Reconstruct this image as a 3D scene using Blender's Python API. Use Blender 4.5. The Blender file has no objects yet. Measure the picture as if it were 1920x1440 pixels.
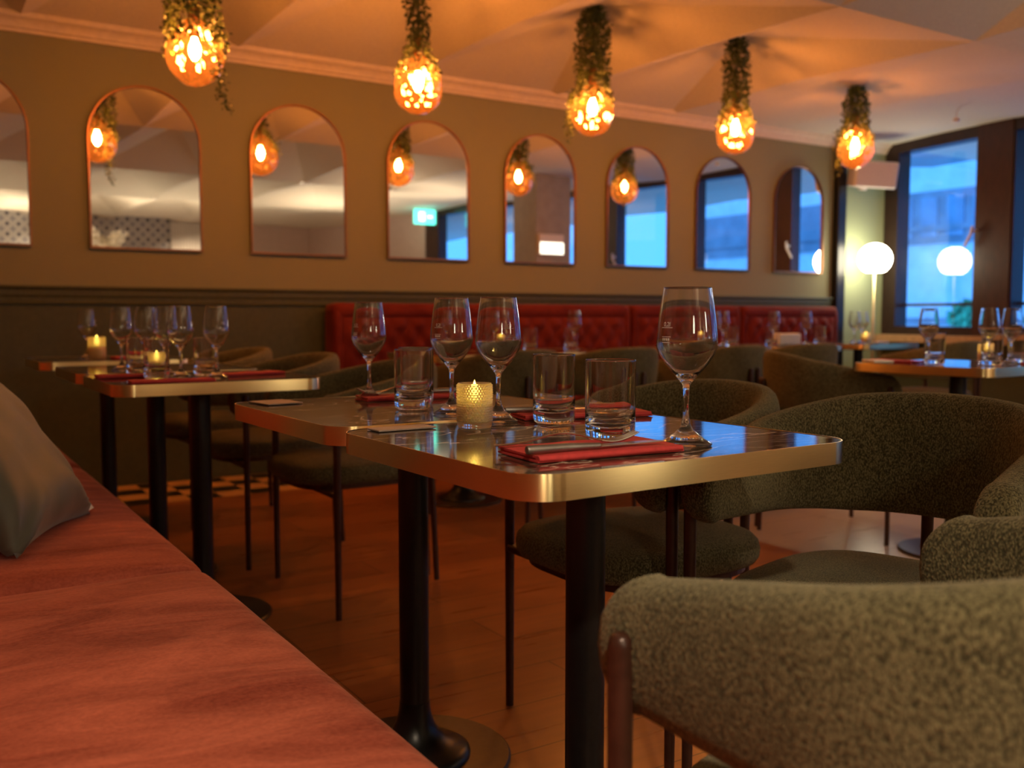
import bpy, bmesh, math, random
from mathutils import Vector, Matrix, noise

C = bpy.context.scene
COL = C.collection
PI = math.pi
random.seed(7)

# ------------------------------------------------------------------ camera, world, exposure
cam_data = bpy.data.cameras.new('camera')
cam_data.sensor_width = 36.0
cam_data.lens = 36.0 * 1800.6 / 1920.0
cam_data.clip_start = 0.02
cam_data.clip_end = 200
cam_data.dof.use_dof = True
cam_data.dof.focus_distance = 1.50
cam_data.dof.aperture_fstop = 4.2
cam = bpy.data.objects.new('camera', cam_data)
COL.objects.link(cam)
cam.location = (0, 0, 0.935)
cam.rotation_euler = (math.radians(90 - 4.049), 0, math.radians(57.588 - 90))
C.camera = cam

world = bpy.data.worlds.new('dusk_sky')
C.world = world
world.use_nodes = True
wn = world.node_tree.nodes
wn['Background'].inputs[0].default_value = (0.075, 0.37, 1.0, 1)
wn['Background'].inputs[1].default_value = 2.1

C.view_settings.view_transform = 'Standard'
C.view_settings.look = 'None'
C.view_settings.exposure = 0.34
C.view_settings.gamma = 1.0
C.view_settings.use_curve_mapping = False
C.cycles.use_denoising = True
C.cycles.max_bounces = 14
C.cycles.diffuse_bounces = 4
C.cycles.glossy_bounces = 6
C.cycles.transmission_bounces = 12
C.cycles.transparent_max_bounces = 16
C.cycles.sample_clamp_indirect = 3.0
C.cycles.blur_glossy = 0.6

WARM = (1.0, 0.62, 0.32)

def lamp(name, typ, loc, energy, color, rot=(0, 0, 0), size=0.1, spot=None, blend=0.6):
    l = bpy.data.lights.new(name, typ)
    l.energy = energy
    l.color = color
    if typ == 'AREA':
        l.shape = 'DISK'
        l.size = size
    else:
        l.shadow_soft_size = size
    if typ == 'SPOT':
        l.spot_size = math.radians(spot)
        l.spot_blend = blend
    o = bpy.data.objects.new(name, l)
    COL.objects.link(o)
    o.location = loc
    o.rotation_euler = rot
    return o

# added fill spots, no such fixtures in view (their cans are built further down)
FILL_SPOTS = [  # x, y, z ceiling, watts, cone deg, colour, aim
    (-0.10, -0.75, 2.42, 125, 52, (1.0, 0.78, 0.54), (0.36, 0.55, 0.5)), (0.45, 1.90, 2.42, 7, 90, WARM, None), (0.57, -1.65, 2.42, 20, 95, None, None),
    (2.77, -1.65, 2.42, 20, 95, None, None), (4.97, 0.75, 2.42, 18, 90, None, None), (1.67, -4.05, 2.42, 70, 110, None, (1.9, -5.0, 0.6)),
    (3.87, -4.05, 2.42, 80, 110, None, (4.2, -5.0, 0.6)), (3.87, 0.75, 2.42, 30, 70, None, (3.5, 2.1, 0.0))]
for x, y, z, w, sp, col_, aim in FILL_SPOTS:
    rot = (0, 0, 0)
    if aim:
        d_ = Vector(aim) - Vector((x, y, z))
        rot = d_.to_track_quat('-Z', 'Y').to_euler()
    lamp('downlight_beam', 'SPOT', (x, y, z - 0.03), w, col_ or (1.0, 0.74, 0.50), rot=rot, size=0.05, spot=sp, blend=0.9)

# added unseen uplighters, washing the ceiling (their stands are built further down)
FILL_UPLIGHTS = [(1.65, -3.60, 20), (3.1, -2.4, 14), (4.9, -1.1, 13), (5.3, 0.6, 19)]
for x, y, w in FILL_UPLIGHTS:
    lamp('uplighter_beam', 'AREA', (x, y, 1.60), w, (1.0, 0.80, 0.56), rot=(PI, 0, 0), size=0.26)

# ------------------------------------------------------------------ materials
def mat(name, base=(0.5, 0.5, 0.5), rough=0.5, metal=0.0, noise_scale=0, noise_amt=0.15, bump=0.0, bump_scale=0,
        bump_dist=0.002, sheen=0.0, sheen_tint=None, coat=0.0, spec=None, emis=None, emis_str=0, aniso=0.0, stretch=None, rough_var=0.0):
    m = bpy.data.materials.new(name)
    m.use_nodes = True
    nt = m.node_tree
    N, L = nt.nodes, nt.links
    b = N['Principled BSDF']
    b.inputs['Base Color'].default_value = (*base, 1)
    b.inputs['Roughness'].default_value = rough
    b.inputs['Metallic'].default_value = metal
    if spec is not None: b.inputs['Specular IOR Level'].default_value = spec
    if coat:
        b.inputs['Coat Weight'].default_value = coat
        b.inputs['Coat Roughness'].default_value = 0.05
    if sheen:
        b.inputs['Sheen Weight'].default_value = sheen
        b.inputs['Sheen Roughness'].default_value = 0.4
        if sheen_tint: b.inputs['Sheen Tint'].default_value = (*sheen_tint, 1)
    if aniso: b.inputs['Anisotropic'].default_value = aniso
    if emis:
        b.inputs['Emission Color'].default_value = (*emis, 1)
        b.inputs['Emission Strength'].default_value = emis_str
    tc = N.new('ShaderNodeTexCoord')
    vec = tc.outputs['Object']
    if stretch:
        mp = N.new('ShaderNodeMapping')
        mp.inputs['Scale'].default_value = stretch
        L.new(vec, mp.inputs[0])
        vec = mp.outputs[0]
    if noise_scale:
        n = N.new('ShaderNodeTexNoise')
        n.inputs['Scale'].default_value = noise_scale
        n.inputs['Detail'].default_value = 4
        L.new(vec, n.inputs[0])
        r = N.new('ShaderNodeValToRGB')
        r.color_ramp.elements[0].position = 0.3
        r.color_ramp.elements[1].position = 0.7
        r.color_ramp.elements[0].color = (*[c * (1 - noise_amt) for c in base], 1)
        r.color_ramp.elements[1].color = (*[min(1, c * (1 + noise_amt)) for c in base], 1)
        L.new(n.outputs[0], r.inputs[0])
        L.new(r.outputs[0], b.inputs['Base Color'])
        if rough_var:
            mr = N.new('ShaderNodeMapRange')
            mr.inputs[3].default_value = max(0.02, rough - rough_var)
            mr.inputs[4].default_value = rough + rough_var
            L.new(n.outputs[0], mr.inputs[0])
            L.new(mr.outputs[0], b.inputs['Roughness'])
    if bump:
        n2 = N.new('ShaderNodeTexNoise')
        n2.inputs['Scale'].default_value = bump_scale
        n2.inputs['Detail'].default_value = 3
        L.new(vec, n2.inputs[0])
        bp = N.new('ShaderNodeBump')
        bp.inputs['Strength'].default_value = bump
        bp.inputs['Distance'].default_value = bump_dist
        L.new(n2.outputs[0], bp.inputs['Height'])
        L.new(bp.outputs[0], b.inputs['Normal'])
    return m

def emit(name, col, strength):
    m = bpy.data.materials.new(name)
    m.use_nodes = True
    N, L = m.node_tree.nodes, m.node_tree.links
    N.clear()
    e = N.new('ShaderNodeEmission')
    e.inputs[0].default_value = (*col, 1)
    e.inputs[1].default_value = strength
    o = N.new('ShaderNodeOutputMaterial')
    L.new(e.outputs[0], o.inputs[0])
    return m

def glass_mat(name, col=(1, 1, 1), rough=0.0, ior=1.5):
    m = bpy.data.materials.new(name)
    m.use_nodes = True
    N, L = m.node_tree.nodes, m.node_tree.links
    N.clear()
    g = N.new('ShaderNodeBsdfGlass')
    g.inputs['Color'].default_value = (*col, 1)
    g.inputs['Roughness'].default_value = rough
    g.inputs['IOR'].default_value = ior
    o = N.new('ShaderNodeOutputMaterial')
    L.new(g.outputs[0], o.inputs[0])
    return m

def thin_glass(name, tint=(1, 1, 1), ior=1.5, gloss_rough=0.0, extra=0.0, trans=None, trans_amt=0.0, bump=None):
    """a thin wall of glass: lets light straight through with a tint and reflects by Fresnel"""
    m = bpy.data.materials.new(name)
    m.use_nodes = True
    N, L = m.node_tree.nodes, m.node_tree.links
    N.clear()
    t = N.new('ShaderNodeBsdfTransparent')
    t.inputs[0].default_value = (*tint, 1)
    g = N.new('ShaderNodeBsdfGlossy')
    g.inputs['Roughness'].default_value = gloss_rough
    g.inputs['Color'].default_value = (1, 1, 1, 1) if not trans else (1.0, 0.78, 0.55, 1)
    f = N.new('ShaderNodeFresnel')
    geo = N.new('ShaderNodeNewGeometry')
    mr = N.new('ShaderNodeMapRange')
    mr.inputs[3].default_value = ior
    mr.inputs[4].default_value = 1.0 / ior
    L.new(geo.outputs['Backfacing'], mr.inputs[0])
    L.new(mr.outputs[0], f.inputs[0])
    a = N.new('ShaderNodeMath')
    a.operation = 'ADD'
    a.use_clamp = True
    a.inputs[1].default_value = extra
    L.new(f.outputs[0], a.inputs[0])
    base = t.outputs[0]
    if trans:
        d = N.new('ShaderNodeBsdfTranslucent')
        d.inputs[0].default_value = (*trans, 1)
        mx0 = N.new('ShaderNodeMixShader')
        mx0.inputs[0].default_value = trans_amt
        L.new(t.outputs[0], mx0.inputs[1])
        L.new(d.outputs[0], mx0.inputs[2])
        base = mx0.outputs[0]
    mx = N.new('ShaderNodeMixShader')
    L.new(a.outputs[0], mx.inputs[0])
    L.new(base, mx.inputs[1])
    L.new(g.outputs[0], mx.inputs[2])
    o = N.new('ShaderNodeOutputMaterial')
    L.new(mx.outputs[0], o.inputs[0])
    return m

def chenille(name, dark, light, scale):
    """nubbly upholstery: short vertical slubs, light tips over dark gaps"""
    m = bpy.data.materials.new(name)
    m.use_nodes = True
    N, L = m.node_tree.nodes, m.node_tree.links
    b = N['Principled BSDF']
    b.inputs['Roughness'].default_value = 0.95
    b.inputs['Specular IOR Level'].default_value = 0.12
    b.inputs['Sheen Weight'].default_value = 0.25
    b.inputs['Sheen Roughness'].default_value = 0.5
    b.inputs['Sheen Tint'].default_value = (0.9, 0.85, 0.6, 1)
    tc = N.new('ShaderNodeTexCoord')
    mp = N.new('ShaderNodeMapping')
    mp.inputs['Scale'].default_value = (1, 1, 0.6)
    L.new(tc.outputs['Object'], mp.inputs[0])
    n1 = N.new('ShaderNodeTexNoise'); n1.inputs['Scale'].default_value = scale; n1.inputs['Detail'].default_value = 2.5
    n1.inputs['Roughness'].default_value = 0.6
    n2 = N.new('ShaderNodeTexNoise'); n2.inputs['Scale'].default_value = 7; n2.inputs['Detail'].default_value = 3
    v = N.new('ShaderNodeTexVoronoi'); v.inputs['Scale'].default_value = scale * 1.1
    for t in (n1, n2, v): L.new(mp.outputs[0], t.inputs[0])
    add = N.new('ShaderNodeMath'); add.operation = 'MULTIPLY_ADD'; add.inputs[1].default_value = -0.45
    L.new(v.outputs['Distance'], add.inputs[0]); L.new(n1.outputs[0], add.inputs[2])
    add2 = N.new('ShaderNodeMath'); add2.operation = 'MULTIPLY_ADD'; add2.inputs[1].default_value = 0.35
    L.new(n2.outputs[0], add2.inputs[0]); L.new(add.outputs[0], add2.inputs[2])
    r = N.new('ShaderNodeValToRGB')
    r.color_ramp.elements[0].position = 0.30; r.color_ramp.elements[1].position = 0.64
    r.color_ramp.elements[0].color = (*dark, 1); r.color_ramp.elements[1].color = (*light, 1)
    L.new(add2.outputs[0], r.inputs[0]); L.new(r.outputs[0], b.inputs['Base Color'])
    bp = N.new('ShaderNodeBump'); bp.inputs['Strength'].default_value = 0.7; bp.inputs['Distance'].default_value = 0.004
    L.new(add.outputs[0], bp.inputs['Height']); L.new(bp.outputs[0], b.inputs['Normal'])
    return m

def velvet(name, base, light):
    m = bpy.data.materials.new(name)
    m.use_nodes = True
    N, L = m.node_tree.nodes, m.node_tree.links
    b = N['Principled BSDF']
    b.inputs['Roughness'].default_value = 0.8
    b.inputs['Specular IOR Level'].default_value = 0.15
    b.inputs['Sheen Weight'].default_value = 0.35
    b.inputs['Sheen Roughness'].default_value = 0.35
    b.inputs['Sheen Tint'].default_value = (1.0, 0.45, 0.3, 1)
    tc = N.new('ShaderNodeTexCoord')
    mp = N.new('ShaderNodeMapping'); mp.inputs['Scale'].default_value = (2.0, 5.5, 3.0); mp.inputs['Rotation'].default_value = (0, 0, -0.22)
    L.new(tc.outputs['Object'], mp.inputs[0])
    n = N.new('ShaderNodeTexNoise'); n.inputs['Scale'].default_value = 1.5; n.inputs['Detail'].default_value = 8; n.inputs['Roughness'].default_value = 0.62; n.inputs['Distortion'].default_value = 0.9
    L.new(mp.outputs[0], n.inputs[0])
    n3 = N.new('ShaderNodeTexNoise'); n3.inputs['Scale'].default_value = 160; n3.inputs['Detail'].default_value = 2
    L.new(tc.outputs['Object'], n3.inputs[0])
    ad = N.new('ShaderNodeMath'); ad.operation = 'MULTIPLY_ADD'; ad.inputs[1].default_value = 0.25
    L.new(n3.outputs[0], ad.inputs[0]); L.new(n.outputs[0], ad.inputs[2])
    r = N.new('ShaderNodeValToRGB')
    r.color_ramp.elements[0].position = 0.40; r.color_ramp.elements[1].position = 0.85
    r.color_ramp.elements[0].color = (*base, 1); r.color_ramp.elements[1].color = (*light, 1)
    L.new(ad.outputs[0], r.inputs[0]); L.new(r.outputs[0], b.inputs['Base Color'])
    bp = N.new('ShaderNodeBump'); bp.inputs['Strength'].default_value = 0.5; bp.inputs['Distance'].default_value = 0.012
    L.new(n.outputs[0], bp.inputs['Height']); L.new(bp.outputs[0], b.inputs['Normal'])
    return m

def marble(name):
    m = bpy.data.materials.new(name)
    m.use_nodes = True
    N, L = m.node_tree.nodes, m.node_tree.links
    b = N['Principled BSDF']
    b.inputs['Roughness'].default_value = 0.07
    b.inputs['Specular IOR Level'].default_value = 0.62
    tc = N.new('ShaderNodeTexCoord')
    mp = N.new('ShaderNodeMapping'); mp.inputs['Scale'].default_value = (2.0, 6.5, 1); mp.inputs['Rotation'].default_value = (0, 0, 0.35)
    L.new(tc.outputs['Object'], mp.inputs[0])
    n = N.new('ShaderNodeTexNoise'); n.inputs['Scale'].default_value = 1.3; n.inputs['Detail'].default_value = 8; n.inputs['Distortion'].default_value = 0.7
    L.new(mp.outputs[0], n.inputs[0])
    r = N.new('ShaderNodeValToRGB')
    e = r.color_ramp.elements
    e[0].position = 0.0; e[0].color = (0.020, 0.013, 0.009, 1)
    e[1].position = 1.0; e[1].color = (0.075, 0.055, 0.040, 1)
    for p, c in ((0.40, (0.034, 0.024, 0.017)), (0.432, (0.034, 0.024, 0.017)), (0.440, (0.30, 0.23, 0.17)), (0.449, (0.04, 0.028, 0.02)), (0.497, (0.036, 0.026, 0.018)), (0.508, (0.75, 0.60, 0.46)), (0.519, (0.05, 0.036, 0.025)), (0.575, (0.05, 0.036, 0.025)), (0.583, (0.24, 0.18, 0.13)), (0.592, (0.06, 0.043, 0.03))):
        q = e.new(p); q.color = (*c, 1)
    L.new(n.outputs[0], r.inputs[0]); L.new(r.outputs[0], b.inputs['Base Color'])
    return m

def floor_mat():
    m = bpy.data.materials.new('plank_and_tile_floor')
    m.use_nodes = True
    N, L = m.node_tree.nodes, m.node_tree.links
    b = N['Principled BSDF']
    tc = N.new('ShaderNodeTexCoord')
    # planks along x
    mp = N.new('ShaderNodeMapping'); mp.inputs['Scale'].default_value = (1, 1, 1)
    L.new(tc.outputs['Object'], mp.inputs[0])
    br = N.new('ShaderNodeTexBrick')
    br.offset = 0.37
    br.inputs['Scale'].default_value = 1.0
    br.inputs['Brick Width'].default_value = 1.45
    br.inputs['Row Height'].default_value = 0.21
    br.inputs['Mortar Size'].default_value = 0.0018
    br.inputs['Color1'].default_value = (0.30, 0.105, 0.030, 1)
    br.inputs['Color2'].default_value = (0.40, 0.145, 0.042, 1)
    br.inputs['Mortar'].default_value = (0.05, 0.02, 0.01, 1)
    L.new(mp.outputs[0], br.inputs[0])
    mp2 = N.new('ShaderNodeMapping'); mp2.inputs['Scale'].default_value = (2, 26, 1)
    L.new(tc.outputs['Object'], mp2.inputs[0])
    n = N.new('ShaderNodeTexNoise'); n.inputs['Scale'].default_value = 1.5; n.inputs['Detail'].default_value = 6
    L.new(mp2.outputs[0], n.inputs[0])
    mul = N.new('ShaderNodeMix'); mul.data_type = 'RGBA'; mul.blend_type = 'MULTIPLY'; mul.inputs[0].default_value = 0.55
    gr = N.new('ShaderNodeValToRGB'); gr.color_ramp.elements[0].position = 0.3; gr.color_ramp.elements[1].position = 0.65
    gr.color_ramp.elements[0].color = (0.55, 0.5, 0.45, 1); gr.color_ramp.elements[1].color = (1, 1, 1, 1)
    L.new(n.outputs[0], gr.inputs[0])
    L.new(br.outputs[0], mul.inputs[6]); L.new(gr.outputs[0], mul.inputs[7])
    # pale tiles on the window side
    t2 = N.new('ShaderNodeTexBrick')
    t2.offset = 0.0
    t2.inputs['Scale'].default_value = 1.0
    t2.inputs['Brick Width'].default_value = 0.6
    t2.inputs['Row Height'].default_value = 0.6
    t2.inputs['Mortar Size'].default_value = 0.003
    t2.inputs['Color1'].default_value = (0.40, 0.34, 0.28, 1)
    t2.inputs['Color2'].default_value = (0.45, 0.385, 0.32, 1)
    t2.inputs['Mortar'].default_value = (0.24, 0.2, 0.16, 1)
    L.new(tc.outputs['Object'], t2.inputs[0])
    sx = N.new('ShaderNodeSeparateXYZ'); L.new(tc.outputs['Object'], sx.inputs[0])
    gx = N.new('ShaderNodeMath'); gx.operation = 'GREATER_THAN'; gx.inputs[1].default_value = 2.98
    L.new(sx.outputs[0], gx.inputs[0])
    gy0 = N.new('ShaderNodeMath'); gy0.operation = 'LESS_THAN'; gy0.inputs[1].default_value = 3.35
    L.new(sx.outputs[1], gy0.inputs[0])
    gxy = N.new('ShaderNodeMath'); gxy.operation = 'MULTIPLY'
    L.new(gx.outputs[0], gxy.inputs[0]); L.new(gy0.outputs[0], gxy.inputs[1])
    mx = N.new('ShaderNodeMix'); mx.data_type = 'RGBA'
    L.new(gxy.outputs[0], mx.inputs[0]); L.new(mul.outputs[2], mx.inputs[6]); L.new(t2.outputs[0], mx.inputs[7])
    # checkered tile strip along the mirror wall
    ck = N.new('ShaderNodeTexChecker'); ck.inputs['Scale'].default_value = 1 / 0.155
    ck.inputs[1].default_value = (0.72, 0.42, 0.17, 1); ck.inputs[2].default_value = (0.012, 0.010, 0.009, 1)
    mp3 = N.new('ShaderNodeMapping'); mp3.inputs['Rotation'].default_value = (0, 0, 0.0); mp3.inputs['Location'].default_value = (0.02, 0.0, 0.05)
    L.new(tc.outputs['Object'], mp3.inputs[0]); L.new(mp3.outputs[0], ck.inputs[0])
    gy = N.new('ShaderNodeMath'); gy.operation = 'GREATER_THAN'; gy.inputs[1].default_value = 4.96
    L.new(sx.outputs[1], gy.inputs[0])
    mx2 = N.new('ShaderNodeMix'); mx2.data_type = 'RGBA'
    L.new(gy.outputs[0], mx2.inputs[0]); L.new(mx.outputs[2], mx2.inputs[6]); L.new(ck.outputs[0], mx2.inputs[7])
    L.new(mx2.outputs[2], b.inputs['Base Color'])
    mr = N.new('ShaderNodeMapRange'); mr.inputs[3].default_value = 0.22; mr.inputs[4].default_value = 0.38
    L.new(n.outputs[0], mr.inputs[0]); L.new(mr.outputs[0], b.inputs['Roughness'])
    b.inputs['Specular IOR Level'].default_value = 0.4
    return m

def wallpaper_mat():
    m = bpy.data.materials.new('dotted_wallpaper')
    m.use_nodes = True
    N, L = m.node_tree.nodes, m.node_tree.links
    b = N['Principled BSDF']
    b.inputs['Roughness'].default_value = 0.8
    tc = N.new('ShaderNodeTexCoord')
    mp = N.new('ShaderNodeMapping'); mp.inputs['Scale'].default_value = (6.5, 0, 6.5)
    L.new(tc.outputs['Object'], mp.inputs[0])
    v = N.new('ShaderNodeTexVoronoi'); v.inputs['Scale'].default_value = 1.0; v.inputs['Randomness'].default_value = 0.0
    L.new(mp.outputs[0], v.inputs[0])
    r = N.new('ShaderNodeValToRGB'); r.color_ramp.interpolation = 'EASE'
    e = r.color_ramp.elements
    e[0].position = 0.2; e[0].color = (0.12, 0.12, 0.15, 1)
    e[1].position = 0.26; e[1].color = (0.62, 0.58, 0.54, 1)
    q = e.new(0.40); q.color = (0.62, 0.58, 0.54, 1)
    q = e.new(0.52); q.color = (0.30, 0.30, 0.33, 1)
    L.new(v.outputs['Distance'], r.inputs[0]); L.new(r.outputs[0], b.inputs['Base Color'])
    return m

M = {}
M['wall_up'] = mat('sage_linen_paint', (0.240, 0.232, 0.128), 0.85, noise_scale=260, noise_amt=0.10, bump=0.12, bump_scale=320)
M['wall_low'] = mat('dark_green_paint', (0.060, 0.066, 0.030), 0.6, noise_scale=40, noise_amt=0.12)
M['wall_win'] = mat('sage_paint', (0.30, 0.34, 0.19), 0.8, noise_scale=200, noise_amt=0.08)
M['ceiling'] = mat('cream_stretch_fabric', (0.74, 0.66, 0.54), 0.9, noise_scale=60, noise_amt=0.05, bump=0.06, bump_scale=9, bump_dist=0.02)
M['cornice'] = mat('cream_moulding', (0.72, 0.60, 0.46), 0.7, noise_scale=30, noise_amt=0.06)
M['plaster'] = mat('blush_plaster', (0.62, 0.47, 0.42), 0.9, noise_scale=12, noise_amt=0.05)
M['curtain'] = mat('sheer_curtain_cloth', (0.80, 0.76, 0.70), 0.9, noise_scale=30, noise_amt=0.05)
M['paper'] = wallpaper_mat()
M['floor'] = floor_mat()
M['frame'] = mat('dark_stained_wood', (0.026, 0.012, 0.009), 0.35, noise_scale=18, noise_amt=0.3, stretch=(4, 4, 0.6))
M['frame_post'] = mat('red_brown_wood', (0.045, 0.015, 0.009), 0.35, noise_scale=16, noise_amt=0.3, stretch=(4, 4, 0.6))
M['ledge'] = mat('oak_ledge', (0.46, 0.28, 0.14), 0.4, noise_scale=20, noise_amt=0.2, stretch=(8, 1, 4))
M['pane'] = thin_glass('window_glass', (0.97, 0.98, 1.0), 1.5, 0.0, 0.02)
M['mirror'] = mat('mirror_silver', (0.88, 0.88, 0.86), 0.015, 1.0)
M['copper'] = mat('copper_rim', (0.34, 0.16, 0.085), 0.36, 1.0, noise_scale=30, noise_amt=0.1)
M['brass'] = mat('brushed_brass', (0.80, 0.60, 0.30), 0.30, 1.0, noise_scale=50, noise_amt=0.06, aniso=0.93, stretch=(1, 1, 90))
_n, _l = M['brass'].node_tree.nodes, M['brass'].node_tree.links
_t = _n.new('ShaderNodeTangent'); _t.direction_type = 'RADIAL'; _t.axis = 'Z'
_l.new(_t.outputs[0], _n['Principled BSDF'].inputs['Tangent'])
_n['Principled BSDF'].inputs['Anisotropic Rotation'].default_value = 0.25
M['marble'] = marble('dark_veined_laminate')
M['under'] = mat('black_underside', (0.02, 0.018, 0.016), 0.6, noise_scale=20)
M['black'] = mat('satin_black_metal', (0.012, 0.011, 0.011), 0.33, 0.3, noise_scale=80, noise_amt=0.2, bump=0.03, bump_scale=900, bump_dist=0.0005)
M['plate'] = mat('glossy_dark_plate', (0.06, 0.045, 0.035), 0.28, 0.35, noise_scale=60, noise_amt=0.2)
M['leg'] = mat('dark_brown_lacquer', (0.060, 0.022, 0.013), 0.32, 0.2, noise_scale=60, noise_amt=0.2)
M['chair'] = chenille('olive_chenille', (0.050, 0.043, 0.021), (0.220, 0.190, 0.096), 340)
M['velvet'] = velvet('rust_velvet', (0.19, 0.028, 0.016), (0.64, 0.165, 0.092))
M['velvet_red'] = velvet('red_velvet', (0.10, 0.009, 0.006), (0.19, 0.024, 0.016))
M['cushion'] = mat('grey_green_satin', (0.105, 0.116, 0.088), 0.55, noise_scale=6, noise_amt=0.10, sheen=0.25, bump=0.25, bump_scale=5, bump_dist=0.02)
M['tag'] = mat('white_cloth_tag', (0.85, 0.80, 0.74), 0.8, noise_scale=50, noise_amt=0.05)
M['glass'] = glass_mat('clear_glass', (0.99, 0.99, 0.99), 0.0, 1.50)
M['etch'] = mat('frosted_print', (0.85, 0.82, 0.8), 0.6, noise_scale=90, noise_amt=0.05)
M['hobnail'] = glass_mat('hobnail_glass', (1.0, 0.97, 0.92), 0.03, 1.45)
_n, _l = M['hobnail'].node_tree.nodes, M['hobnail'].node_tree.links
_t = _n.new('ShaderNodeBsdfTranslucent'); _t.inputs[0].default_value = (1.0, 0.86, 0.60, 1)
_m = _n.new('ShaderNodeMixShader'); _m.inputs[0].default_value = 0.30
_g = [k for k in _n if k.type == 'BSDF_GLASS'][0]; _o = [k for k in _n if k.type == 'OUTPUT_MATERIAL'][0]
_l.new(_g.outputs[0], _m.inputs[1]); _l.new(_t.outputs[0], _m.inputs[2]); _l.new(_m.outputs[0], _o.inputs[0])
M['wax'] = mat('ivory_wax', (0.95, 0.80, 0.50), 0.5, noise_scale=30, noise_amt=0.03)
_b = M['wax'].node_tree.nodes['Principled BSDF']
_b.inputs['Subsurface Weight'].default_value = 1.0
_b.inputs['Subsurface Radius'].default_value = (1.0, 0.6, 0.25)
_b.inputs['Subsurface Scale'].default_value = 0.022
M['flame'] = emit('candle_flame', (1.0, 0.66, 0.10), 9.0)
M['wick'] = mat('charred_wick', (0.02, 0.015, 0.01), 0.9, noise_scale=90)
M['napkin'] = mat('red_napkin_paper', (0.50, 0.036, 0.034), 0.8, noise_scale=120, noise_amt=0.10, bump=0.15, bump_scale=400)
M['steel'] = mat('brushed_steel', (0.60, 0.55, 0.50), 0.24, 1.0, noise_scale=60, noise_amt=0.06)
M['handle'] = mat('grey_steel_handle', (0.30, 0.27, 0.25), 0.42, 0.9, noise_scale=60, noise_amt=0.1)
M['card'] = mat('printed_card', (0.36, 0.26, 0.21), 0.6, noise_scale=30, noise_amt=0.08)
M['amber'] = thin_glass('amber_glass', (1.0, 0.58, 0.26), 1.6, 0.03, 0.18, trans=(1.0, 0.38, 0.10), trans_amt=0.035)
M['bulb'] = emit('filament_bulb', (1.0, 0.52, 0.18), 520.0)
M['leaf'] = mat('trailing_leaf', (0.075, 0.105, 0.022), 0.55, noise_scale=14, noise_amt=0.5)
M['stem'] = mat('green_stem', (0.06, 0.06, 0.02), 0.7, noise_scale=30)
M['cord'] = mat('black_cord', (0.015, 0.012, 0.01), 0.7, noise_scale=60)
M['globe'] = emit('opal_globe_glow', (1.0, 0.90, 0.64), 19.0)
M['white'] = mat('white_plastic', (0.72, 0.66, 0.62), 0.45, noise_scale=30, noise_amt=0.04)
M['grille'] = mat('pale_speaker_grille', (0.66, 0.58, 0.55), 0.6, noise_scale=300, noise_amt=0.12)
M['green_sign'] = emit('exit_sign_glow', (0.10, 0.85, 0.62), 3.0)
M['sign_white'] = emit('sign_symbol_glow', (0.8, 1.0, 0.95), 4.0)
M['lit_panel'] = emit('menu_panel_glow', (1.0, 0.88, 0.70), 2.6)
M['pillar'] = mat('grey_render', (0.34, 0.31, 0.28), 0.7, noise_scale=10, noise_amt=0.1)
M['pampas'] = mat('pale_pampas', (0.92, 0.84, 0.70), 0.9, noise_scale=20, noise_amt=0.1)
M['ceramic'] = mat('cream_ceramic', (0.7, 0.64, 0.55), 0.4, noise_scale=10)
M['can'] = mat('white_can', (0.7, 0.66, 0.6), 0.5, noise_scale=20)
M['can_glow'] = emit('downlight_glow', (1.0, 0.80, 0.55), 14.0)  # glowing lens of the added fill spots
M['facade'] = mat('pale_facade_panel', (0.90, 0.92, 0.94), 0.8, noise_scale=1.2, noise_amt=0.12)
M['facade_win'] = mat('facade_window_glass', (0.30, 0.40, 0.52), 0.12, noise_scale=0.8, noise_amt=0.3)
M['facade_dark'] = mat('facade_band', (0.30, 0.34, 0.40), 0.7, noise_scale=1.0, noise_amt=0.2)
M['soffit'] = mat('grey_soffit', (0.40, 0.42, 0.46), 0.8, noise_scale=3, noise_amt=0.1)
M['hedge'] = mat('hedge_leaf', (0.10, 0.42, 0.20), 0.8, noise_scale=4, noise_amt=0.5)
M['paving'] = mat('street_paving', (0.40, 0.42, 0.45), 0.8, noise_scale=1.0, noise_amt=0.3)

# ------------------------------------------------------------------ builders
def mesh_obj(name, bm, m, parent=None, smooth=False, angle=None):
    me = bpy.data.meshes.new(name)
    bm.normal_update()
    bm.to_mesh(me)
    bm.free()
    if m is not None: me.materials.append(m)
    if smooth:
        me.shade_smooth()
        if angle: me.set_sharp_from_angle(angle=math.radians(angle))
    o = bpy.data.objects.new(name, me)
    COL.objects.link(o)
    if parent is not None: o.parent = parent
    return o

def thing(name, label, cat, loc=(0, 0, 0), rz=0, group=None):
    o = bpy.data.objects.new(name, None)
    COL.objects.link(o)
    o.empty_display_size = 0.1
    o.location = loc
    o.rotation_euler = (0, 0, rz)
    return tag(o, label, cat, group)

def tag(o, label, cat, group=None, kind=None):
    o['label'] = label
    o['category'] = cat
    if group: o['group'] = group
    if kind: o['kind'] = kind
    return o

def struct(name, bm, m, parent=None, **k):
    o = mesh_obj(name, bm, m, parent, **k)
    if parent is None: o['kind'] = 'structure'
    return o

def dup(root, loc, rz, label, scale=None):
    r = root.copy()
    COL.objects.link(r)
    r.location = loc
    r.rotation_euler = (root.rotation_euler[0], root.rotation_euler[1], rz)
    if scale: r.scale = scale
    r['label'] = label
    for ch in list(root.children):
        c = ch.copy()
        COL.objects.link(c)
        c.parent = r
        for g in list(ch.children):
            d = g.copy()
            COL.objects.link(d)
            d.parent = c
    return r

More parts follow.
